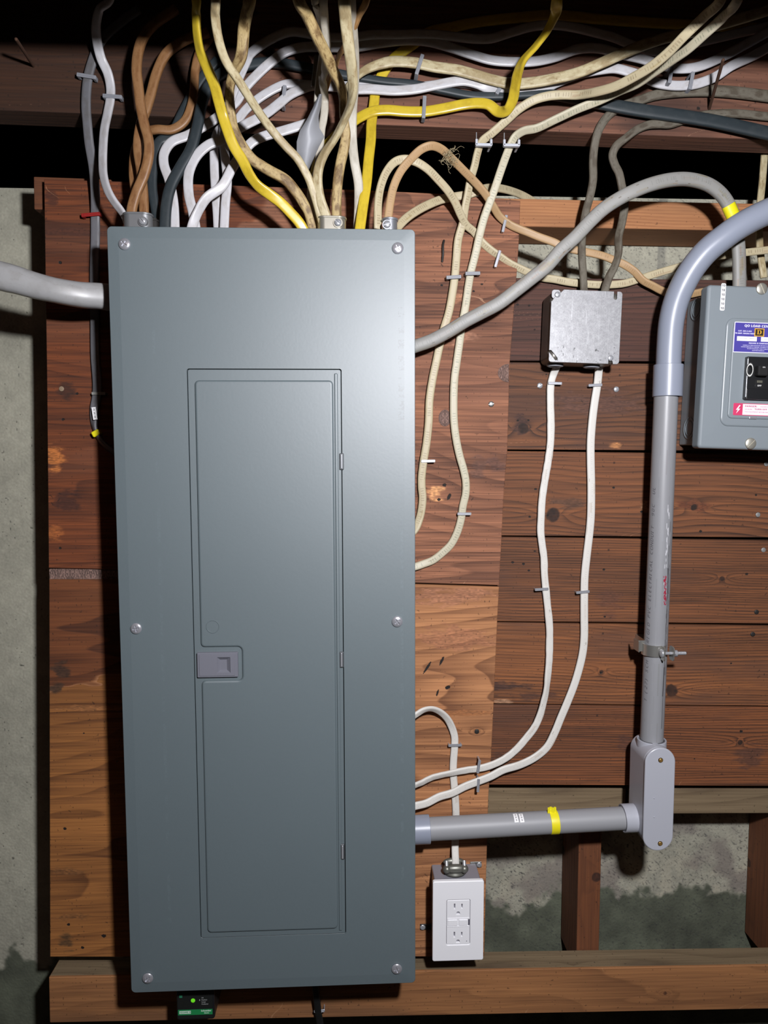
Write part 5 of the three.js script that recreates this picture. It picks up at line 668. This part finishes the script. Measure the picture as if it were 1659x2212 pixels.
// ---------------------------------------------------------------- outlet
{
  const zf = 0.063, a = at(935, 1905, zf), b = at(1044, 2074, zf), w = b.x - a.x, h = a.y - b.y, c = a.clone().add(b).multiplyScalar(0.5), o = thing('outlet_box', 'grey surface outlet box with white cover plate and receptacle', 'outlet', new THREE.Vector3(c.x, c.y, ZP));
  const z = zf - ZP;
  mesh('box', rbox(w - 0.007, h - 0.006, z - 0.004, 0.002, 0, 0, (z - 0.004) / 2 + 0.0002), M.boxPvc, o);
  const p0 = at(965, 1945, zf), p1 = at(1015, 2040, zf), dw = (p1.x - p0.x) / 2, dh = (p0.y - p1.y) / 2, dc = p0.clone().add(p1).multiplyScalar(0.5).sub(c);
  const ps = roundRect(-w / 2, -h / 2, w / 2, h / 2, 0.003); ps.holes.push(roundRect(dc.x - dw, dc.y - dh, dc.x + dw, dc.y + dh, 0.0022, THREE.Path));
  mesh('cover_plate', extr(ps, 0.007, 0.0014, 4, 0.0014).translate(0, 0, z), M.white, o);
  const rc = mesh('receptacle', (() => {
    const s = roundRect(-dw + 0.0004, -dh + 0.0004, dw - 0.0004, dh - 0.0004, 0.002);
    for (const yy of [dh * 0.6, -dh * 0.66]) { s.holes.push(roundRect(-0.0067, yy, -0.0048, yy + 0.0078, 0.0002, THREE.Path), roundRect(0.0044, yy + 0.0008, 0.0062, yy + 0.0072, 0.0002, THREE.Path)); const g = new THREE.Path(); g.absarc(-0.0003, yy - 0.0072, 0.0026, 0, Math.PI, false); g.lineTo(-0.0029, yy - 0.0088); g.lineTo(0.0023, yy - 0.0088); g.closePath(); s.holes.push(g); }
    return extr(s, 0.0055, 0.0007, 3, 0.0007);
  })(), M.white, o); rc.position.set(dc.x, dc.y, z - 0.0004);
  mesh('inner', rbox(dw * 2, dh * 2, 0.004, 0.0005, dc.x, dc.y, z - 0.0088), P(0x5b5a63, 0.7), o);
  for (const [x, wd] of [[-dw * 0.5, dw * 0.82], [dw * 0.42, dw * 0.72]]) mesh('test_button', rbox(wd, 0.0088, 0.0018, 0.0005, x, -0.0002, 0.0004), M.white, rc);
  mesh('light_slot', rbox(0.002, 0.0092, 0.0006, 0.0002, dw * 0.9, 0, 0.0002), P(0x3d3c48, 0.5), rc); mesh('status_dot', cylZ(0.0006, 0.0005, 10).translate(dw * 0.72, -dh * 0.85, 0.0001), P(0x555058, 0.5), rc);
  for (const y of [0.0062, -0.0062]) mesh('groove_bar', rbox(dw * 1.9, 0.0012, 0.0008, 0.0003, 0, y, 0.0002), M.white, rc);
  const tab = (px, py, s) => { const q = at(px, py, ZP + 0.002).sub(o.position); mesh('mounting_tab', rbox(0.018, 0.0095, 0.0016, 0.0007, q.x - s * 0.005, q.y, 0.001), s > 0 ? M.steelDull : M.darkSteel, o); screwOn(o, 'tab_screw', GEO.smallScrew, M.zinc, q.x, q.y, 0.0018, 0.4); }; tab(1035, 1868, 1); tab(913, 2003, -1);
  // two-screw cable connector on top
  const cq = at(982, 1876, 0.036), cn = thing('cable_connector', 'zinc two-screw connector on the outlet box top', 'connector', cq), zm = P(0x77776f, 0.4, { metalness: 0.6 }), base = c.y + h / 2 - 0.003 - cq.y;
  mesh('base', new THREE.LatheGeometry([V2(0.008, 0), V2(0.0165, 0), V2(0.0165, 0.003), V2(0.013, 0.006), V2(0.0115, 0.012), V2(0.0085, 0.012), V2(0.008, 0)], 32).scale(1, 1, 0.85).translate(0, base + 0.0003, 0), zm, cn);
  mesh('saddle', new THREE.SphereGeometry(1, 24, 16).scale(0.0165, 0.0068, 0.0062).translate(0, base + 0.012, 0.0095), zm, cn); mesh('saddle', new THREE.SphereGeometry(1, 24, 16).scale(0.0165, 0.0065, 0.005).translate(0, base + 0.012, -0.009), zm, cn);
  for (const s of [-1, 1]) { mesh('screw', cyl(0.0026, 0.007, 12).rotateX(-0.6).translate(s * 0.0135, base + 0.0195, 0.008), M.zinc, cn); mesh('lug', new THREE.SphereGeometry(0.0062, 16, 12).translate(s * 0.0132, base + 0.012, 0.0105), zm, cn); }
}
// ---------------------------------------------------------------- surge device under the panel
{
  const zf = 0.095, a = at(380, 2120, zf), b = at(464, 2202, zf), w = b.x - a.x, h = a.y - b.y, o = thing('surge_device', 'black box with a lit green light under the panel', 'surge protector', new THREE.Vector3((a.x + b.x) / 2, (a.y + b.y) / 2, 0.03));
  mesh('case', extr(roundRect(-w / 2, -h / 2, w / 2, h / 2, 0.004), zf - 0.032, 0.0025, 3).translate(0, 0, zf - 0.03), M.black, o);
  const t = canvasTex(420, 400, (c, W, H) => { c.fillStyle = '#1b1d1c'; c.fillRect(0, 0, W, H); c.fillStyle = '#2f7d5c'; c.fillRect(20, 130, 36, 34); c.fillStyle = '#1f8048'; c.fillRect(0, 300, W, 62); c.fillStyle = '#cfe3d6'; c.fillRect(16, 314, 140, 34); c.fillStyle = '#1f8048'; c.font = 'bold 28px sans-serif'; c.fillText('SQUARE D', 20, 341); c.fillStyle = '#dfeae2'; c.font = 'bold 26px sans-serif'; c.fillText('Schneider', 280, 328); c.font = 'bold 17px sans-serif'; c.fillText('Electric', 318, 350); c.fillStyle = '#b9bcba'; c.font = '20px sans-serif'; ['OK', 'Replace', 'Surge', 'Protector'].forEach((s, i) => c.fillText(s, 288, 178 + i * 24)); c.fillRect(262, 188, 8, 16); });
  const g = planarUV(extr(roundRect(-w / 2 + 0.002, -h / 2 + 0.003, w / 2 - 0.003, h / 2 - 0.003, 0.002), 0.0004), w - 0.005, h - 0.006, -w / 2 + 0.002, -h / 2 + 0.003); mesh('face_label', g, new THREE.MeshPhysicalMaterial({ map: t, roughness: 0.4 }), o).position.z = zf - 0.0298;
  const q = at(417, 2161, zf).sub(o.position); mesh('indicator_light', new THREE.SphereGeometry(0.0031, 18, 12).scale(1, 1, 0.4).translate(q.x, q.y, zf - 0.0298), new THREE.MeshStandardMaterial({ color: 0x2c6a10, emissive: 0x7dff1e, emissiveIntensity: 5 }), o);
}
// ---------------------------------------------------------------- dust tuft on the looping cable
{
  const parts = [], c = at(972, 335, 0.085); for (let i = 0; i < 46; i++) { const p = [c.clone().add(new THREE.Vector3((rnd() - 0.5) * 0.014, (rnd() - 0.5) * 0.013, (rnd() - 0.5) * 0.012))]; for (let k = 0; k < 3; k++) p.push(p[k].clone().add(new THREE.Vector3((rnd() - 0.5) * 0.013, (rnd() - 0.62) * 0.012, (rnd() - 0.5) * 0.008))); parts.push(new THREE.TubeGeometry(new THREE.CatmullRomCurve3(p), 6, 0.00022, 4)); }
  tag(mesh('cobweb', mergeGeometries(parts), P(0xa39676, 0.95)), 'dusty cobweb tuft under the highest looping tan cable', 'cobweb', null, 'stuff');
}
// ---------------------------------------------------------------- the lamp that lights all this
{
  const o = thing('hanging_lamp', 'bare bulb hanging on a cord from the joist beside the viewer', 'lamp', LAMP.clone());
  mesh('bulb', new THREE.SphereGeometry(0.022, 24, 16), new THREE.MeshStandardMaterial({ color: 0xffffff, emissive: 0xf8f8fd, emissiveIntensity: 40 }), o);
  mesh('socket', cyl(0.014, 0.045, 20, 0.017).translate(0, 0.044, 0), M.black, o); mesh('cord', cyl(0.003, SUB - LAMP.y - 0.06, 10).translate(0, (SUB - LAMP.y - 0.06) / 2 + 0.06, 0), M.black, o);
}
renderer.render(scene, camera);
